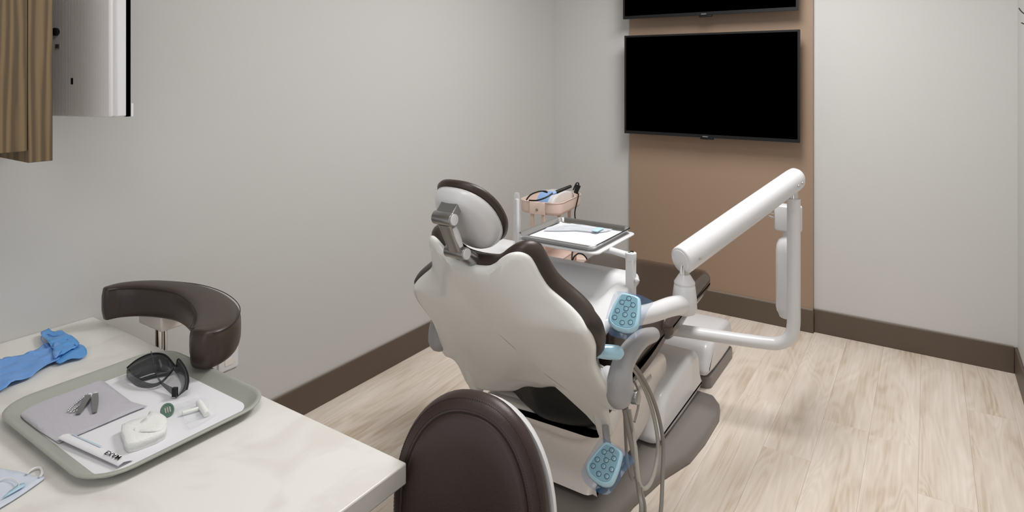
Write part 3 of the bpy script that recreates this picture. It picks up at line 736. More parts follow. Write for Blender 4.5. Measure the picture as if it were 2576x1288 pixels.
# ------------------------------------------------------------------ pink trolley in the corner
tc_ = Vector((-1.925, 3.33, 0)); TA = radians(6)
tr = thing('utility_trolley', 'pink three-tier metal utility trolley in the far corner', 'trolley', tuple(tc_), rot=(0, 0, 0))
RT = Matrix.Translation(tc_) @ Matrix.Rotation(TA, 4, 'Z')
def basket(z0, z1):
    rr = rrect(-.135, .135, -.19, .19, .06, 6)
    return xform(stack(rr, [('s', .05, z0), ('s', .6, z0), ('i', .01, z0), ('i', .003, z0 + .008), ('i', 0, z0 + .02), ('i', 0, z1 - .006), ('i', -.004, z1 - .003), ('i', -.003, z1), ('i', .002, z1), ('i', .003, z1 - .006), ('i', .004, z0 + .02), ('i', .014, z0 + .004), ('s', .6, z0 + .004), ('s', .05, z0 + .004)], lambda a, b, w: (a, b, w)), RT)
for z0, z1 in ((.725, .800), (.40, .475), (.10, .175)):
    obj('basket', basket(z0, z1), M_PINK, tr, auto=45)
for sx in (-1, 1):
    for sy in (-1, 1):
        lg = obj('leg', xform(ext(rrect(sx * .036 - .010, sx * .036 + .010, sy * .197 - .006, sy * .197 + .006, .003), 'z', .05, .792), RT), M_PINKLEG, tr)
        w = RT @ Vector((sx * .09, sy * .17, .025))
        obj('caster', cyl(w + Vector((-.009, 0, 0)), w + Vector((.009, 0, 0)), .025, 18, .004), M_BLACK, tr)
for sy in (-1, 1):
    obj('bracket_plate', xform(ext(rrect(-.048, .048, sy * .205 - .004, sy * .205 + .004, .002), 'z', .728, .80, .002), RT), M_PINK, tr)
    obj('bolt', lathe(RT @ Vector((0, sy * .211, .757)), RT.to_3x3() @ Vector((0, sy, 0)), [(-.002, .008), (.002, .008), (.004, .003)], 10), M_METAL, tr)
    obj('axle', xform(box(-.10, .10, sy * .17 - .008, sy * .17 + .008, .045, .058), RT), M_PINKLEG, tr, smooth=False)
# white rounded device in the top basket
dv = thing('curing_device', 'white arched device standing in the top basket of the pink trolley', 'device', (-1.90, 3.34, .729))
arc = [(-.11, .0), (-.105, .045), (-.07, .085), (-.01, .105), (.06, .10), (.11, .075), (.125, .0)]
obj('body', xform(ext(cr(arc, 4) , 'x', -.055, .055, .008), Matrix.Translation((-1.90, 3.34, .730)) @ Matrix.Rotation(radians(-10), 4, 'Z')), M_WHITE, dv, auto=60)
def tdisc(dx, m, nm, s, lab=None):
    return obj(nm, xform(ext(cr([(a * s, b * s + .004) for a, b in arc], 4), 'x', dx, dx + .003), Matrix.Translation((-1.90, 3.34, .730)) @ Matrix.Rotation(radians(-10), 4, 'Z')), m, dv, label=lab)
tdisc(.055, M_WARMWHITE, 'side_panel', .88)
obj('blue_film', xform(ext(cr([(-.112, .035), (-.09, .085), (-.045, .108), (-.03, .09), (-.08, .05)], 4, True), 'x', -.062, .02), Matrix.Translation((-1.90, 3.34, .728)) @ Matrix.Rotation(radians(-10), 4, 'Z')), M_PALEBLUE, dv, label='blue film strip')
pn = thing('stylus', 'black wand resting across the top of the white arched device', 'wand', tuple(at_d(1415, 478, 3.62)))
pa, pb = at_d(1398, 484, 3.62), at_d(1437, 468, 3.66)
obj('barrel', cyl(pa, pb, .011, 12, .004, .009), M_BLACK, pn)
obj('tip', cyl(at_d(1384, 490, 3.60), pa, .005, 10, 0, .010), M_PALEBLUE, pn, label='blue wand tip')
cb = thing('cable', 'thin black cable looped over the front of the pink trolley', 'cable', tuple(at_d(1340, 500, 3.5)))
obj('lead', tube([at_d(*p) for p in [(1324, 503, 3.66), (1335, 490, 3.66), (1355, 482, 3.66), (1372, 481, 3.66), (1376, 484, 3.62), (1366, 481, 3.6)]], .0045, 8, 5), M_BLACK, cb)
obj('lead', tube([at_d(*p) for p in [(1331, 504, 3.58), (1352, 504, 3.56), (1375, 496, 3.56), (1390, 486, 3.58)]], .0045, 8, 5), M_BLACK, cb)
cb2 = thing('cable', 'black cable with a plug hanging down the far side of the pink trolley', 'cable', tuple(at_d(1452, 500, 3.85)))
obj('lead', tube([at_d(*p) for p in [(1442, 478, 3.85), (1450, 461, 3.85), (1456, 463, 3.85), (1452, 480, 3.85), (1455, 492, 3.82), (1450, 515, 3.80), (1446, 535, 3.80), (1448, 560, 3.80)]], .004, 8, 5), M_BLACK, cb2)
obj('plug', tube([at_d(1448, 486, 3.84), at_d(1455, 466, 3.84)], [.013, .016], 8, 2, False), M_BLACK, cb2)
cb3 = thing('cable', 'coil of dark cable in the middle basket of the pink trolley', 'cable', (-1.9, 3.33, .41))
obj('lead', tube([at_d(*p) for p in [(1440, 632, 3.66), (1439, 655, 3.62), (1445, 645, 3.62), (1458, 637, 3.64), (1472, 645, 3.66), (1478, 660, 3.66), (1465, 668, 3.62)]], .0045, 8, 5), M_BLACK, cb3)
obj('lead', tube([at_d(*p) for p in [(1380, 664, 3.6), (1383, 648, 3.6), (1392, 652, 3.6), (1397, 660, 3.6)]], .004, 8, 5), M_BLACK, cb3)
bx_ = obj('adapter_box', xform(box(-.03, .03, -.04, .04, .0, .035), Matrix.Translation(at_z(1462, 660, .4045)) @ Matrix.Rotation(.5, 4, 'Z')), M_PINK, None, bevel=.006)
tag(bx_, 'small pale pink box beside the coiled cable behind the delivery unit', 'box')

# ------------------------------------------------------------------ worktop and what lies on it
WX, WY, WZ = -.924, .984, .723
wt = thing('worktop', 'white marbled quartz worktop against the left wall', 'worktop', (-1.64, .2, 0))
obj('slab', box(XL + .001, WX, -.55, WY, WZ - .046, WZ), M_QUARTZ, wt, bevel=.004, bseg=3)
obj('end_support', box(XL + .02, WX - .35, -.50, -.47, 0, WZ - .046), M_WALNUT, wt, smooth=False)
obj('end_support', box(XL + .02, XL + .30, WY - .45, WY - .42, 0, WZ - .046), M_WALNUT, wt, smooth=False)

# upper wall cabinet
uc = thing('wall_cabinet', 'walnut wall cabinet high on the left wall above the worktop', 'cabinet', (-2.18, .1, 1.312))
obj('body', box(XL, -2.02, -.75, .672, 1.352, 2.4), M_WALNUT, uc, smooth=False)
obj('door', box(-2.019, -2.0, -.03, .672, 1.344, 2.39), M_WALNUT, uc, bevel=.0015)
obj('door', box(-2.019, -2.0, -.75, -.034, 1.344, 2.39), M_WALNUT, uc, bevel=.0015)
obj('end_panel', box(XL, -2.002, .674, .731, 1.312, 2.4), M_WALNUT, uc, bevel=.0015)

# monitor
def monitor():
    c = at_d(277, 296, 1.85)      # lower right corner of the back
    yaw = radians(16.6)           # plane direction
    e = Vector((-cos(yaw), -sin(yaw), 0)); n = Vector((-sin(yaw), cos(yaw), 0))
    w, h = .33, .56
    t = thing('monitor', 'thin grey monitor seen from behind beside the wall cabinet', 'monitor', tuple(c + e * w / 2))
    M = Matrix((-e, n, Vector((0, 0, 1)))).transposed().to_4x4(); M = Matrix.Translation(c) @ M
    obj('back_panel', xform(box(-w, 0, 0, .03, .0, h), M), M_PANELGREY, t, bevel=.006)
    obj('side_frame', xform(box(-w, .010, .014, .047, .001, h), M), M_WHITE, t, bevel=.004)
    obj('screen', xform(box(-w - .002, .0105, .047, .060, .0, h), M), M_SCREEN, t, smooth=False, label='black screen face')
    obj('side_button', xform(box(.0, .0125, .060, .068, .0, .04), M), M_WHITE, t, smooth=False)
    obj('lock_slot', xform(box(-.154, -.146, -.001, .003, .098, .117), M), M_BLACK, t, smooth=False)
    obj('bracket', xform(box(-.310, -.25, -.03, .0, .22, .34), M), M_BLACK, t, bevel=.004)
    k = M @ Vector((-.212, -.002, .258))
    obj('knob', lathe(k, -n, [(-.005, .012), (.006, .012), (.009, .008)], 16), M_BLACK, t)
    obj('latch', xform(box(-.214, -.199, -.004, .001, .208, .220), M), M_METAL, t, smooth=False)
monitor()

# serving tray
TX0, TX1, TY0, TY1 = -1.872, -1.350, .555, .968
TZ = WZ + .0005
tt_ = thing('flat_tray', 'grey-green plastic tray with rounded corners on the worktop', 'tray', ((TX0 + TX1) / 2, (TY0 + TY1) / 2, WZ))
pan('tray_body', tt_, TX0, TX1, TY0, TY1, TZ, .026, .085, .032, .010, .003, M_TRAY)
LZ = TZ + .0032
def polyz(pts, z): return [(lambda p: (p.x, p.y))(at_z(a, b, z)) for a, b in pts]
lin = obj('tray_liner', ext(rrect(TX0 + .037, TX1 - .037, TY0 + .037, TY1 - .037, .030), 'z', LZ, LZ + .0008), M_PAPER); tag(lin, 'white paper liner covering the bottom of the grey-green tray', 'paper')
PZ = LZ + .001
# grey paper napkin
def nz(x, y): return PZ + .002 + .0025 * noise.noise(Vector((x * 14, y * 14, 1))) + .0015
np_ = polyz([(38, 1035), (90, 1008), (150, 985), (238, 957), (262, 963), (305, 995), (330, 1015), (370, 1026), (330, 1042), (240, 1080), (148, 1118), (95, 1085), (60, 1058)], PZ)
V, Fc = sheet(np_, lambda x, y: nz(x, y), .02)
nk = obj('napkin', (V, Fc), M_NAPKIN, None, solid=.001, soff=0); tag(nk, 'grey-blue folded paper napkin lying on the white tray liner', 'napkin')
np2 = polyz([(38, 1037), (62, 1040), (120, 1080), (160, 1110), (146, 1120), (92, 1090)], PZ - .001)
V, Fc = sheet(np2, lambda x, y: PZ + .0004, .03)
# bib clip chain
bz = PZ + .0075
ch = thing('bib_clips', 'silver bib chain with two metal clips lying on the grey-blue napkin', 'bib clips', tuple(at_z(210, 1020, bz)))
chain = cr([(172, 1034), (182, 1022), (200, 1008), (215, 996), (228, 992), (222, 1002), (206, 1014), (192, 1026), (178, 1036), (190, 1034), (206, 1024), (214, 1010)], 8)
bd = []; last = None
for a, b in chain:
    p = at_z(a, b, bz)
    if last is None or (p - last).length > .0056: bd.append(p); last = p
vf = join(*[lathe(p - Vector((0, 0, .0027)), (0, 0, 1), [(0, .0006), (.0008, .0020), (.0027, .0028), (.0046, .0020), (.0054, .0006)], 8) for p in bd])
cho = obj('bead_chain', vf, M_CHROME, ch, auto=80); cho['kind'] = 'stuff'
for (a, b) in (((222, 1004), (196, 1042)), ((240, 1000), (238, 1038))):
    p = at_z(*a, bz); q = at_z(*b, bz); dr = (q - p).normalized(); L_ = (q - p).length; sd = Vector((-dr.y, dr.x, 0))
    def jaw(zs, lift):
        o_ = []
        for t, hw in ((0, .006), (.3, .0075), (.75, .006), (1, .0045)):
            cpt = p + dr * (L_ * t) + Vector((0, 0, zs * (1 - t) * lift))
            o_.append([cpt + sd * hw + Vector((0, 0, zs * .001)), cpt - sd * hw + Vector((0, 0, zs * .001)), cpt - sd * hw - Vector((0, 0, zs * .001)), cpt + sd * hw - Vector((0, 0, zs * .001))])
        return loft(o_)
    g = obj('clip', join(jaw(1, .010), jaw(-1, .0005)), M_METAL, ch, smooth=False)
    obj('clip_sleeve', cyl(p - dr * .014 + Vector((0, 0, .004)), p + dr * .006 + Vector((0, 0, .004)), .0055, 12, .0015), M_WHITE, g)
# folded gauze
gz = polyz([(306, 1090), (352, 1072), (395, 1062), (417, 1078), (414, 1105), (370, 1126), (322, 1140), (312, 1120)], PZ)
gz = [gz[i] for i in (0, 1, 2, 3, 4, 5, 6, 7)]
gp = cr(gz, 2, True)
gauze = thing('gauze_pad', 'thick folded white gauze pad at the near edge of the tray', 'gauze', (gp[0][0], gp[0][1], PZ))
def gf(a, b, w): return (a, b, PZ + w + .0015 * noise.noise(Vector((a * 40, b * 40, w * 50))))
obj('pad', stack(gp, [('i', .001, 0), ('i', 0, .002), ('i', .0015, .008), ('i', -.001, .010), ('i', .0, .019), ('i', .002, .021), ('s', .6, .021), ('s', .1, .021)], gf), M_GAUZE, gauze, auto=80)
fl_ = polyz([(335, 1085), (368, 1052), (378, 1038), (404, 1044), (420, 1056), (412, 1082), (380, 1092)], PZ + .018)
V, Fc = sheet(cr(fl_, 3, True), lambda x, y: PZ + .021 + .004 * noise.noise(Vector((x * 30, y * 30, 9))), .012)
obj('loose_corner', (V, Fc), M_GAUZE, gauze, solid=.001)
# green cap
gc = at_z(421, 1046, PZ)
cap = thing('green_cap', 'small round green translucent cap standing between gauze and clear bag', 'cap', tuple(gc))
nn = facing(gc, 15, 35)
cc = gc + Vector((0, 0, .0135))
obj('disc', lathe(cc, nn, [(-.008, .001), (-.008, .010), (-.006, .0145), (0, .0155), (.002, .0145), (.0022, .012), (.0005, .011), (.0005, .001)], 24, 1, 1.05), M_GREEN, cap, auto=40)
for k in range(3):
    M = frame(cc + nn * .0008, nn)
    obj('raised_mark', xform(box(-.006 + .005 * k, -.003 + .005 * k, -.006, .006, 0, .001), M), M_TRAY, cap, smooth=False)
obj('lower_tab', cyl(gc + Vector((0, 0, .0003)), gc + Vector((0, 0, .005)), .007, 12), M_CLEAR, cap)
# clear bag with swab roll
bg = thing('clear_bag', 'small crumpled clear plastic bag holding a white roll, on the tray', 'bag', tuple(at_z(490, 1030, PZ)))
bo = polyz([(438, 1022), (470, 1010), (500, 1002), (520, 1010), (530, 1040), (545, 1046), (520, 1062), (478, 1082), (462, 1060), (448, 1040)], PZ)
V, Fc = sheet(cr(bo, 3, True), lambda x, y: PZ + .006 + .007 * noise.noise(Vector((x * 45, y * 45, 2))), .009)
obj('film', (V, Fc), M_CLEAR, bg, solid='open', smooth=False)
sw0, sw1 = at_z(500, 1012, PZ + .008), at_z(520, 1042, PZ + .008)
obj('roll', cyl(sw0, sw1, .0075, 14, .002), M_GAUZE, bg)
obj('swab', cyl(at_z(458, 1040, PZ + .006), at_z(500, 1028, PZ + .006), .005, 12, .002), M_GAUZE, bg)
# sterilisation pouch with handwriting
def pouch():
    a, b, c, d = [at_z(*p, PZ) for p in [(147, 1118), (178, 1098), (330, 1163), (300, 1180)]]
    t = thing('paper_pouch', 'narrow white paper pouch with handwriting at the near corner of the tray', 'pouch', tuple((a + c) / 2))
    u = (c - b); ul = u.length; u.normalize(); v = Vector((-u.y, u.x, 0)); v = v if (a - b).dot(v) > 0 else -v
    wd = .045; O = b + Vector((0, 0, 0))
    def Pm(s, q, w): return O + u * s + v * q + Vector((0, 0, w))
    rows = []
    nseg = 24
    for i in range(nseg + 1):
        s = ul * 1.0 * i / nseg; f = sin(pi * i / nseg) * .0 + .011 - .003 * (i / nseg)
        rows.append([Pm(s, -.004, .002), Pm(s, .004, f * .8), Pm(s, .016, f + .002), Pm(s, .027, f), Pm(s, .0275, f - .001), Pm(s, .016, f + .001), Pm(s, .004, f * .8 - .001), Pm(s, -.004, .001)])
    obj('paper', loft(rows), M_PAPER, t, auto=60)
    obj('blue_edge', loft([[Pm(s, .001, .0085), Pm(s, .005, .0108), Pm(s, .005, .0112), Pm(s, .001, .009)] for s in (.01, ul * .3, ul * .55)]), M_LTBLUE, t, smooth=False, label='light blue printed edge')
    cu = bpy.data.curves.new('handwriting', 'FONT'); cu.body = 'EXAM'; cu.size = .017; cu.extrude = .0002; cu.shear = .25; cu.offset = .0001
    fo = bpy.data.objects.new('handwriting', cu); COL.objects.link(fo)
    dg = bpy.context.evaluated_depsgraph_get(); me = bpy.data.meshes.new_from_object(fo.evaluated_get(dg))
    bpy.data.objects.remove(fo)
    sc_ = 1.0
    pts = [Pm(ul * .70 + p.co.x * 1.1, .009 + p.co.y * .95, .0150 - .003 * .7 + p.co.z) for p in me.vertices]
    obj('handwriting', (pts, [tuple(p.vertices) for p in me.polygons]), M_BLACK, t, smooth=False)
pouch()
# smoked wraparound safety glasses
def glasses():
    z = PZ + .001
    t = thing('safety_glasses', 'dark smoked wraparound safety glasses lying on the white tray liner', 'glasses', tuple(at_z(395, 960, z)))
    # base line of the front along the paper, from left hinge to right hinge
    base = [at_z(*p, z) for p in [(322, 955), (352, 962), (400, 950), (438, 945), (462, 962), (470, 985), (447, 1000)]]
    # front: lens sheets between a lower and an upper edge
    def lens(low, up_, n=10):
        lo = cr([tuple(p) for p in low], 5); hi = cr([tuple(p) for p in up_], 5)
        V = []; 
        for k in range(5):
            s = k / 4
            for a, b in zip(lo, hi):
                p = Vector(a).lerp(Vector(b), s); V.append(p)
        n_ = len(lo); F_ = [(k * n_ + i, k * n_ + i + 1, (k + 1) * n_ + i + 1, (k + 1) * n_ + i) for k in range(4) for i in range(n_ - 1)]
        return V, F_
    def raised(px, py, d): return at_d(px, py, d)
    dL = (at_z(322, 955, z) - Vector((0, 0, EYE))).dot(Vector((-sin(YAW), cos(YAW), 0)))
    def at_zz(px, py, zz): return at_z(px, py, zz)
    # left lens (seen from inside, standing upright)
    low1 = [at_z(322, 944, z + .016), at_z(350, 958, z + .004), at_z(390, 950, z + .002), at_z(425, 943, z + .004), at_z(437, 932, z + .012)]
    up1 = [at_z(319, 926, z + .022), at_z(345, 905, z + .036), at_z(380, 890, z + .045), at_z(415, 893, z + .045), at_z(440, 920, z + .026)]
    obj('lens', lens(low1, up1), M_SMOKE, t, solid=.0015)
    low2 = [at_z(437, 932, z + .012), at_z(450, 950, z + .003), at_z(456, 968, z + .001), at_z(452, 985, z + .001), at_z(444, 1000, z + .002)]
    up2 = [at_z(444, 918, z + .026), at_z(449, 903, z + .044), at_z(466, 926, z + .042), at_z(474, 955, z + .034), at_z(470, 980, z + .020)]
    obj('lens', lens(low2, up2), M_SMOKE, t, solid=.0015)
    obj('brow_bar', tube(up1 + up2, .0022, 8, 4), M_BEZEL, t)
    # temples: broad at the hinge, thin at the tip
    def temple(pts, hs, nm='temple'):
        P_ = cr([tuple(p) + (h,) for p, h in zip(pts, hs)], 6); rg = []
        for i, q in enumerate(P_):
            p = Vector(q[:3]); a = Vector(P_[max(i - 1, 0)][:3]); b = Vector(P_[min(i + 1, len(P_) - 1)][:3]); tt = (b - a).normalized()
            sd = tt.cross(Vector((0, 0, 1))).normalized() * .0011; u_ = Vector((0, 0, 1)) * q[3]
            rg.append([p - u_ - sd, p - u_ + sd, p + u_ + sd, p + u_ - sd])
        return obj(nm, loft(rg), M_SMOKE, t)
    temple([at_z(320, 940, z + .018), at_z(345, 962, z + .012), at_z(380, 970, z + .010), at_z(405, 962, z + .014), at_z(425, 942, z + .022), at_z(436, 925, z + .026)], [.0105, .010, .0055, .0035, .003, .0025])
    temple([at_z(444, 990, z + .014), at_z(425, 978, z + .012), at_z(405, 962, z + .018), at_z(392, 940, z + .028), at_z(386, 912, z + .042), at_z(380, 886, z + .052)], [.011, .007, .0035, .0025, .0025, .003])
    h = at_z(440, 985, z + .016)
    obj('hinge_block', xform(box(-.006, .006, -.005, .005, -.012, .010), Matrix.Translation(h) @ Matrix.Rotation(.6, 4, 'Z')), M_BEZEL, t, bevel=.001)
    h = at_z(323, 938, z + .018)
    obj('hinge_block', xform(box(-.003, .003, -.004, .004, -.009, .009), Matrix.Translation(h) @ Matrix.Rotation(.6, 4, 'Z')), M_BEZEL, t, bevel=.001)
glasses()
# blue glove
def glove():
    z = WZ + .0015
    t = thing('nitrile_glove', 'crumpled blue nitrile glove on the worktop behind the tray', 'glove', tuple(at_z(110, 930, z)))
    MG = mat('blue_nitrile', srgb(112, 162, 226), 0.45, vary=.12, vscale=35)
    MG2 = mat('blue_nitrile_single', srgb(92, 158, 222), 0.35, vary=.1, vscale=30)
    def nzf(amp, s, off):
        return lambda x, y: z + off + amp * (1 + noise.noise(Vector((x * s, y * s, 4)))) + amp * .9 * abs(noise.noise(Vector((x * s * 2.3, y * s * 1.4, 8))))
    palm = polyz([(-70, 935), (0, 917), (8, 907), (30, 905), (60, 903), (85, 891), (118, 873), (150, 884), (160, 895), (140, 917), (110, 932), (80, 953), (40, 970), (0, 990), (-70, 1010)], z)
    V, Fc = sheet(cr(palm, 3, True), nzf(.008, 24, .001), .008)
    obj('palm', (V, Fc), MG, t, solid=.0012)
    cuff = polyz([(118, 872), (103, 855), (105, 845), (122, 840), (132, 845), (155, 844), (180, 860), (200, 872), (188, 888), (165, 900), (150, 910), (135, 895)], z)
    V, Fc = sheet(cr(cuff, 3, True), nzf(.010, 26, .004), .011)
    obj('cuff', (V, Fc), MG2, t, solid=.0008)
    fin = polyz([(150, 890), (175, 872), (198, 872), (214, 882), (219, 896), (208, 905), (180, 912), (150, 921), (140, 915)], z)
    V, Fc = sheet(cr(fin, 3, True), nzf(.006, 30, .002), .010)
    obj('finger_fold', (V, Fc), MG2, t, solid=.0008)
    fold = polyz([(140, 875), (158, 884), (150, 905), (138, 917), (133, 900)], z)
    V, Fc = sheet(cr(fold, 3, True), nzf(.006, 30, .012), .010)
    obj('raised_fold', (V, Fc), MG, t, solid=.0008)
    rim = [at_z(a, b, z + .014) for a, b in [(120, 874), (104, 854), (107, 845), (122, 841), (134, 846), (155, 845), (178, 860), (196, 873)]]
    obj('cuff_bead', tube(rim, .0012, 6, 5), mat('bead_blue', srgb(70, 120, 200), .4), t)
glove()
# face mask
def mask():
    z = WZ + .001
    t = thing('face_mask', 'pale blue pleated face mask cut by the lower left of the frame, on the worktop', 'face mask', tuple(at_z(30, 1240, z)))
    MM = mat('mask_fabric', srgb(206, 213, 226), .9, vary=.03, vscale=20)
    o_ = polyz([(-60, 1168), (0, 1182), (45, 1190), (88, 1200), (112, 1203), (104, 1214), (60, 1245), (0, 1283), (-60, 1320)], z)
    V, Fc = sheet(cr(o_, 2, True), lambda x, y: z + .003 + .003 * noise.noise(Vector((x * 18, y * 18, 0))), .015)
    obj('panel', (V, Fc), MM, t, solid=.0015)
    f_ = polyz([(8, 1262), (22, 1248), (45, 1230), (62, 1225), (64, 1232), (40, 1246), (12, 1262)], z)
    V, Fc = sheet(f_, lambda x, y: z + .0085, .02)
    obj('blue_pleat', (V, Fc), M_LTBLUE, t, solid=.001, label='stronger blue folded pleat')
    obj('ear_loop', tube([at_z(a, b, z + .008) for a, b in [(-8, 1212), (8, 1204), (25, 1203), (40, 1208), (48, 1218), (45, 1226)]], .0013, 6, 5), M_WHITE, t)
    obj('ear_loop', tube([at_z(a, b, z + .006) for a, b in [(68, 1192), (80, 1180), (95, 1175), (104, 1178), (106, 1190), (100, 1200)]], .0026, 6, 5, sx=1, sy=.5), M_WHITE, t)
mask()

# ------------------------------------------------------------------ near stool (backrest towards the room centre)
def near_stool():
    d0 = 1.36
    top = at_d(1207, 984, d0)
    phi = radians(24)
    Rv = Vector((cos(YAW), sin(YAW), 0)); Fv = Vector((-sin(YAW), cos(YAW), 0))
    n = -Rv * sin(phi) - Fv * cos(phi); e = Rv * cos(phi) - Fv * sin(phi)
    tilt = radians(4); up = (Vector((0, 0, 1)) * cos(tilt) - n * sin(tilt)).normalized(); n2 = e.cross(up); n2 = n2 if n2.dot(n) > 0 else -n2
    hh = .245; cen = top - up * hh + n2 * 0
    t = thing('operator_stool', 'dark brown upholstered stool with white backrest shell, nearest to the camera', 'stool', (cen.x + n.x * .25, cen.y + n.y * .25, 0))
    hw = .179
    o_ = oval(hw, hh, 64, 2.25)
    def mp(a, b, w): return cen + e * a + up * b + n2 * (w - 1.0 * a * a * 0 + 0.9 * a * a)
    obj('backrest_shell', stack(oval(hw + .008, hh - .012, 64, 2.25), [('s', .05, -.062), ('s', .5, -.060), ('s', .85, -.05), ('i', .006, -.036), ('i', 0, -.026), ('i', 0, -.012), ('s', .9, -.012), ('s', .05, -.012)], mp), M_WHITE, t, auto=80)
    cu = obj('backrest_cushion', stack(o_, [('s', .05, -.012), ('s', .9, -.012), ('i', .006, -.010), ('i', -.001, .0), ('i', -.001, .012), ('i', .003, .024), ('i', .012, .035), ('i', .025, .042), ('i', .029, .0435), ('i', .031, .041), ('i', .033, .0445), ('i', .045, .049), ('s', .6, .054), ('s', .3, .056), ('s', .05, .056)], mp), M_BROWN2, t, auto=80)
    def ringat(ins, w, r, nm, parent):
        q = inset(o_, ins); pts = [mp(a, b, w) for a, b in q]
        rg = []
        N = len(pts)
        for i, p in enumerate(pts):
            tt = (pts[(i + 1) % N] - pts[i - 1]).normalized(); a_, b_, _ = basis(tt, n2)
            rg.append([p + a_ * r * cos(2 * pi * k / 6) + b_ * r * sin(2 * pi * k / 6) for k in range(6)])
        return obj(nm, loft(rg, closed=True), M_STITCH, parent)
    ringat(.031, .0425, .0016, 'piping', cu)
    # stitches around the border, joined in one part
    st = []
    for ins, w in ((.024, .0418), (.006, .0290)):
        q = inset(o_, ins); pts = [mp(a, b, w) for a, b in q]
        N = len(pts)
        for i in range(N):
            for k in range(4):
                a_ = pts[i].lerp(pts[(i + 1) % N], k / 4 + .03); b_ = pts[i].lerp(pts[(i + 1) % N], k / 4 + .16)
                st.append(cyl(a_, b_, .0007, 4))
    so = obj('stitching', join(*st), M_STITCH, cu, smooth=False); so['kind'] = 'stuff'
    # support, seat, column, base
    s0 = cen - up * .17 - n2 * .055
    seatc = Vector((cen.x, cen.y, 0)) + n * .25
    obj('back_support', tube([s0, s0 - up * .10 - n2 * .02, Vector((s0.x, s0.y, .40)) + n * .03, Vector((seatc.x, seatc.y, .395)) - n * .05], .016, 12, 5, sx=1.6, sy=.7), M_METAL, t)
    obj('seat', xform(stack(oval(.20, .20, 40, 2.1), [('s', .1, 0), ('s', .9, 0), ('i', .0, .02), ('i', -.002, .045), ('i', .008, .07), ('i', .03, .08), ('s', .5, .08), ('s', .05, .08)], lambda a, b, w: (a, b, w)), Matrix.Translation((seatc.x, seatc.y, .41))), M_BROWN2, t, auto=80)
    obj('seat_plate', xform(box(-.09, .09, -.09, .09, .385, .41), Matrix.Translation((seatc.x, seatc.y, 0))), M_METAL, t, bevel=.005)
    obj('column', cyl((seatc.x, seatc.y, .10), (seatc.x, seatc.y, .39), .022, 20), M_CHROME, t)
    stool_base(t, seatc, .26)
def stool_base(t, c, R_):
    for k in range(5):
        a = 2 * pi * k / 5 + .3; d = Vector((cos(a), sin(a), 0))
        lg = obj('leg', tube([Vector((c.x, c.y, .095)), Vector((c.x, c.y, .085)) + d * R_ * .6, Vector((c.x, c.y, .066)) + d * R_], [.02, .017, .012], 10, 4), M_METAL, t)
        w = Vector((c.x, c.y, .026)) + d * R_; s_ = Vector((-d.y, d.x, 0))
        obj('caster', join(cyl(w - s_ * .018, w - s_ * .006, .026, 16, .003), cyl(w + s_ * .006, w + s_ * .018, .026, 16, .003), cyl(w + Vector((0, 0, .0)), w + Vector((0, 0, .045)), .006, 8)), M_BLACK, lg)
near_stool()

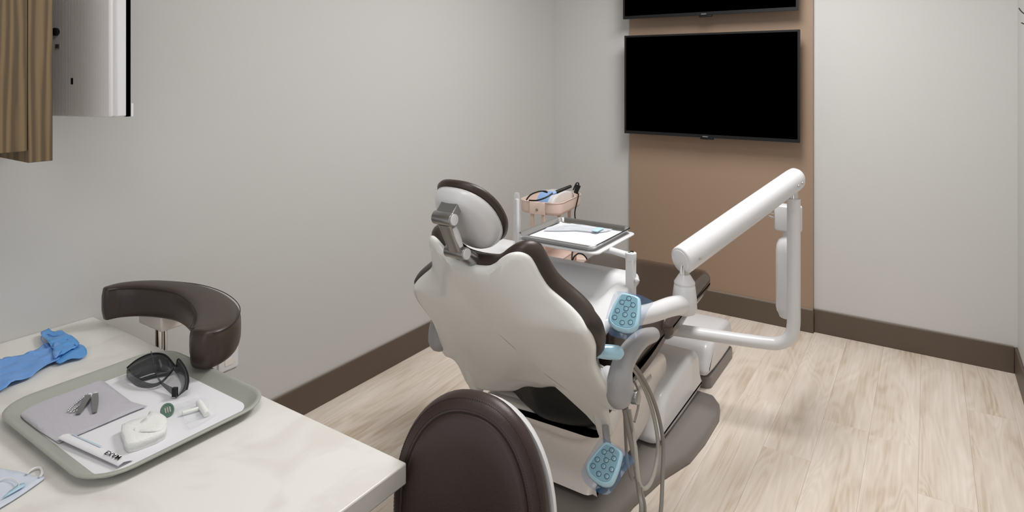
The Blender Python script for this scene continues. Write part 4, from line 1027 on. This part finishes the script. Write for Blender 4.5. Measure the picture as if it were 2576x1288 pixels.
# ------------------------------------------------------------------ far assistant stool with torso bar
def far_stool():
    t = thing('assistant_stool', 'assistant stool with a curved brown padded arm between worktop and left wall', 'stool', (-2.05, .86, 0))
    zt_, zb = .856, .750
    outer = [at_z(*p, zt_ - .01) for p in [(262, 738), (300, 706), (365, 697), (430, 701), (495, 712), (560, 745), (592, 790), (597, 815), (585, 840), (550, 858)]]
    inner = [at_z(*p, zt_ - .01) for p in [(300, 722), (360, 724), (420, 729), (465, 742), (497, 765), (503, 782), (490, 805), (472, 825), (462, 842), (480, 855)]]
    ring = [(p.x, p.y) for p in outer] + [(p.x, p.y) for p in reversed(inner[3:])] + [(p.x, p.y) for p in reversed(inner[:3])]
    # centre line with widths
    cl = [(o + i) / 2 for o, i in zip(outer, inner)]
    rings = []
    C_ = []
    cpts = [(268, 722), (305, 714), (360, 710), (420, 713), (476, 722), (520, 742), (545, 770), (543, 798), (525, 818), (508, 828)]
    wid = [.020, .034, .040, .042, .048, .058, .064, .062, .054, .036]
    P3 = [at_z(*p, zt_) for p in cpts]
    Q = cr([(p.x, p.y, w) for p, w in zip(P3, wid)], 6)
    N = 28
    for i, q in enumerate(Q):
        a = Q[max(i - 1, 0)]; b = Q[min(i + 1, len(Q) - 1)]
        tt = Vector((b[0] - a[0], b[1] - a[1], 0)).normalized(); sd = Vector((-tt.y, tt.x, 0))
        c = Vector((q[0], q[1], (zt_ + zb) / 2)); hgt = (zt_ - zb) / 2
        rg = []
        for j in range(N):
            an = 2 * pi * j / N; ca_, sa_ = cos(an), sin(an)
            x = (abs(ca_) ** .45) * (1 if ca_ > 0 else -1); y = (abs(sa_) ** .55) * (1 if sa_ > 0 else -1)
            rg.append(c + sd * (q[2] * x) + Vector((0, 0, hgt * y)))
        rings.append(rg)
    def shrink(rg, k, off, tt):
        c = sum(rg, Vector()) / len(rg)
        return [c + Vector(((p - c).x * k, (p - c).y * k, (p - c).z * (k * .25 + .75 if k > .6 else k))) + tt * off for p in rg]
    t0 = Vector((Q[0][0] - Q[1][0], Q[0][1] - Q[1][1], 0)).normalized(); t1 = Vector((Q[-1][0] - Q[-2][0], Q[-1][1] - Q[-2][1], 0)).normalized()
    pre = [shrink(rings[0], .05, .012, t0), shrink(rings[0], .55, .011, t0), shrink(rings[0], .85, .006, t0)]
    post = [shrink(rings[-1], .85, .010, t1), shrink(rings[-1], .55, .016, t1), shrink(rings[-1], .05, .018, t1)]
    pad = obj('torso_bar', loft(pre + rings + post), M_BROWN, t, auto=80)
    # seam round the top edge
    sm = [Vector((q[0], q[1], zt_ - .006)) + Vector((-(Q[min(i + 1, len(Q) - 1)][1] - Q[max(i - 1, 0)][1]), (Q[min(i + 1, len(Q) - 1)][0] - Q[max(i - 1, 0)][0]), 0)).normalized() * (q[2] * .9) for i, q in enumerate(Q)]
    for sg in (1, -1):
        s2 = [Vector((q[0], q[1], zt_ - .0075)) + Vector((-(Q[min(i + 1, len(Q) - 1)][1] - Q[max(i - 1, 0)][1]), (Q[min(i + 1, len(Q) - 1)][0] - Q[max(i - 1, 0)][0]), 0)).normalized() * (q[2] * .955 * sg) for i, q in enumerate(Q)]
        obj('seam', tube(s2, .0012, 6, 1, False), M_STITCH, pad)
    bc_ = at_z(380, 805, .725); 
    br = obj('bracket', box(bc_.x - .065, bc_.x + .085, bc_.y - .01, bc_.y + .09, .704, .757), M_WARMWHITE, t, bevel=.006)
    pc = Vector((bc_.x - .005, bc_.y + .03, 0))
    obj('post', cyl((pc.x, pc.y, .36), (pc.x, pc.y, .70), .013, 16), M_CHROME, t)
    obj('post_sleeve', cyl((pc.x + .02, pc.y + .01, .40), (pc.x + .02, pc.y + .01, .70), .006, 10), M_CHROME, t)
    sc_ = Vector((-1.98, .68, 0))
    obj('side_arm', tube([(pc.x, pc.y, .37), (pc.x + .02, pc.y - .12, .36), (sc_.x, sc_.y, .37)], .014, 12, 5), M_METAL, t)
    obj('seat', xform(stack(oval(.19, .19, 40, 2.1), [('s', .1, 0), ('s', .9, 0), ('i', .0, .02), ('i', -.002, .045), ('i', .008, .07), ('i', .03, .08), ('s', .5, .08), ('s', .05, .08)], lambda a, b, w: (a, b, w)), Matrix.Translation((sc_.x, sc_.y, .38))), M_BROWN, t, auto=80)
    obj('column', cyl((sc_.x, sc_.y, .10), (sc_.x, sc_.y, .38), .022, 20), M_CHROME, t)
    stool_base(t, sc_, .24)
far_stool()

# ------------------------------------------------------------------ dark twigs at the right wall
def twigs():
    y = 2.75
    p0 = at_d(2563, 20, 2.75); p1 = at_d(2569, 57, 2.75)
    q = Vector((XR, p0.y - .03, 1.70))
    t = thing('twig_decoration', 'dark thin twigs reaching in from the right wall at upper right', 'twigs', tuple(q))
    obj('twig', tube([p0, p0 + Vector((.012, .0, -.020)), p0 + Vector((.035, -.005, -.038)), p0 + Vector((.085, -.01, -.055)), Vector((XR - .004, p0.y - .02, 1.74))], [.0022, .0024, .003, .0035, .004], 8, 5), M_TWIG, t)
    obj('twig', tube([p1, p1 + Vector((.014, 0, -.009)), p1 + Vector((.05, -.005, -.03)), Vector((XR - .004, p1.y - .02, 1.71))], [.0022, .0025, .003, .004], 8, 5), M_TWIG, t)
    obj('wall_hook', cyl((XR - .012, p0.y - .02, 1.725), (XR, p0.y - .02, 1.725), .024, 16, .002), M_TWIG, t)
twigs()
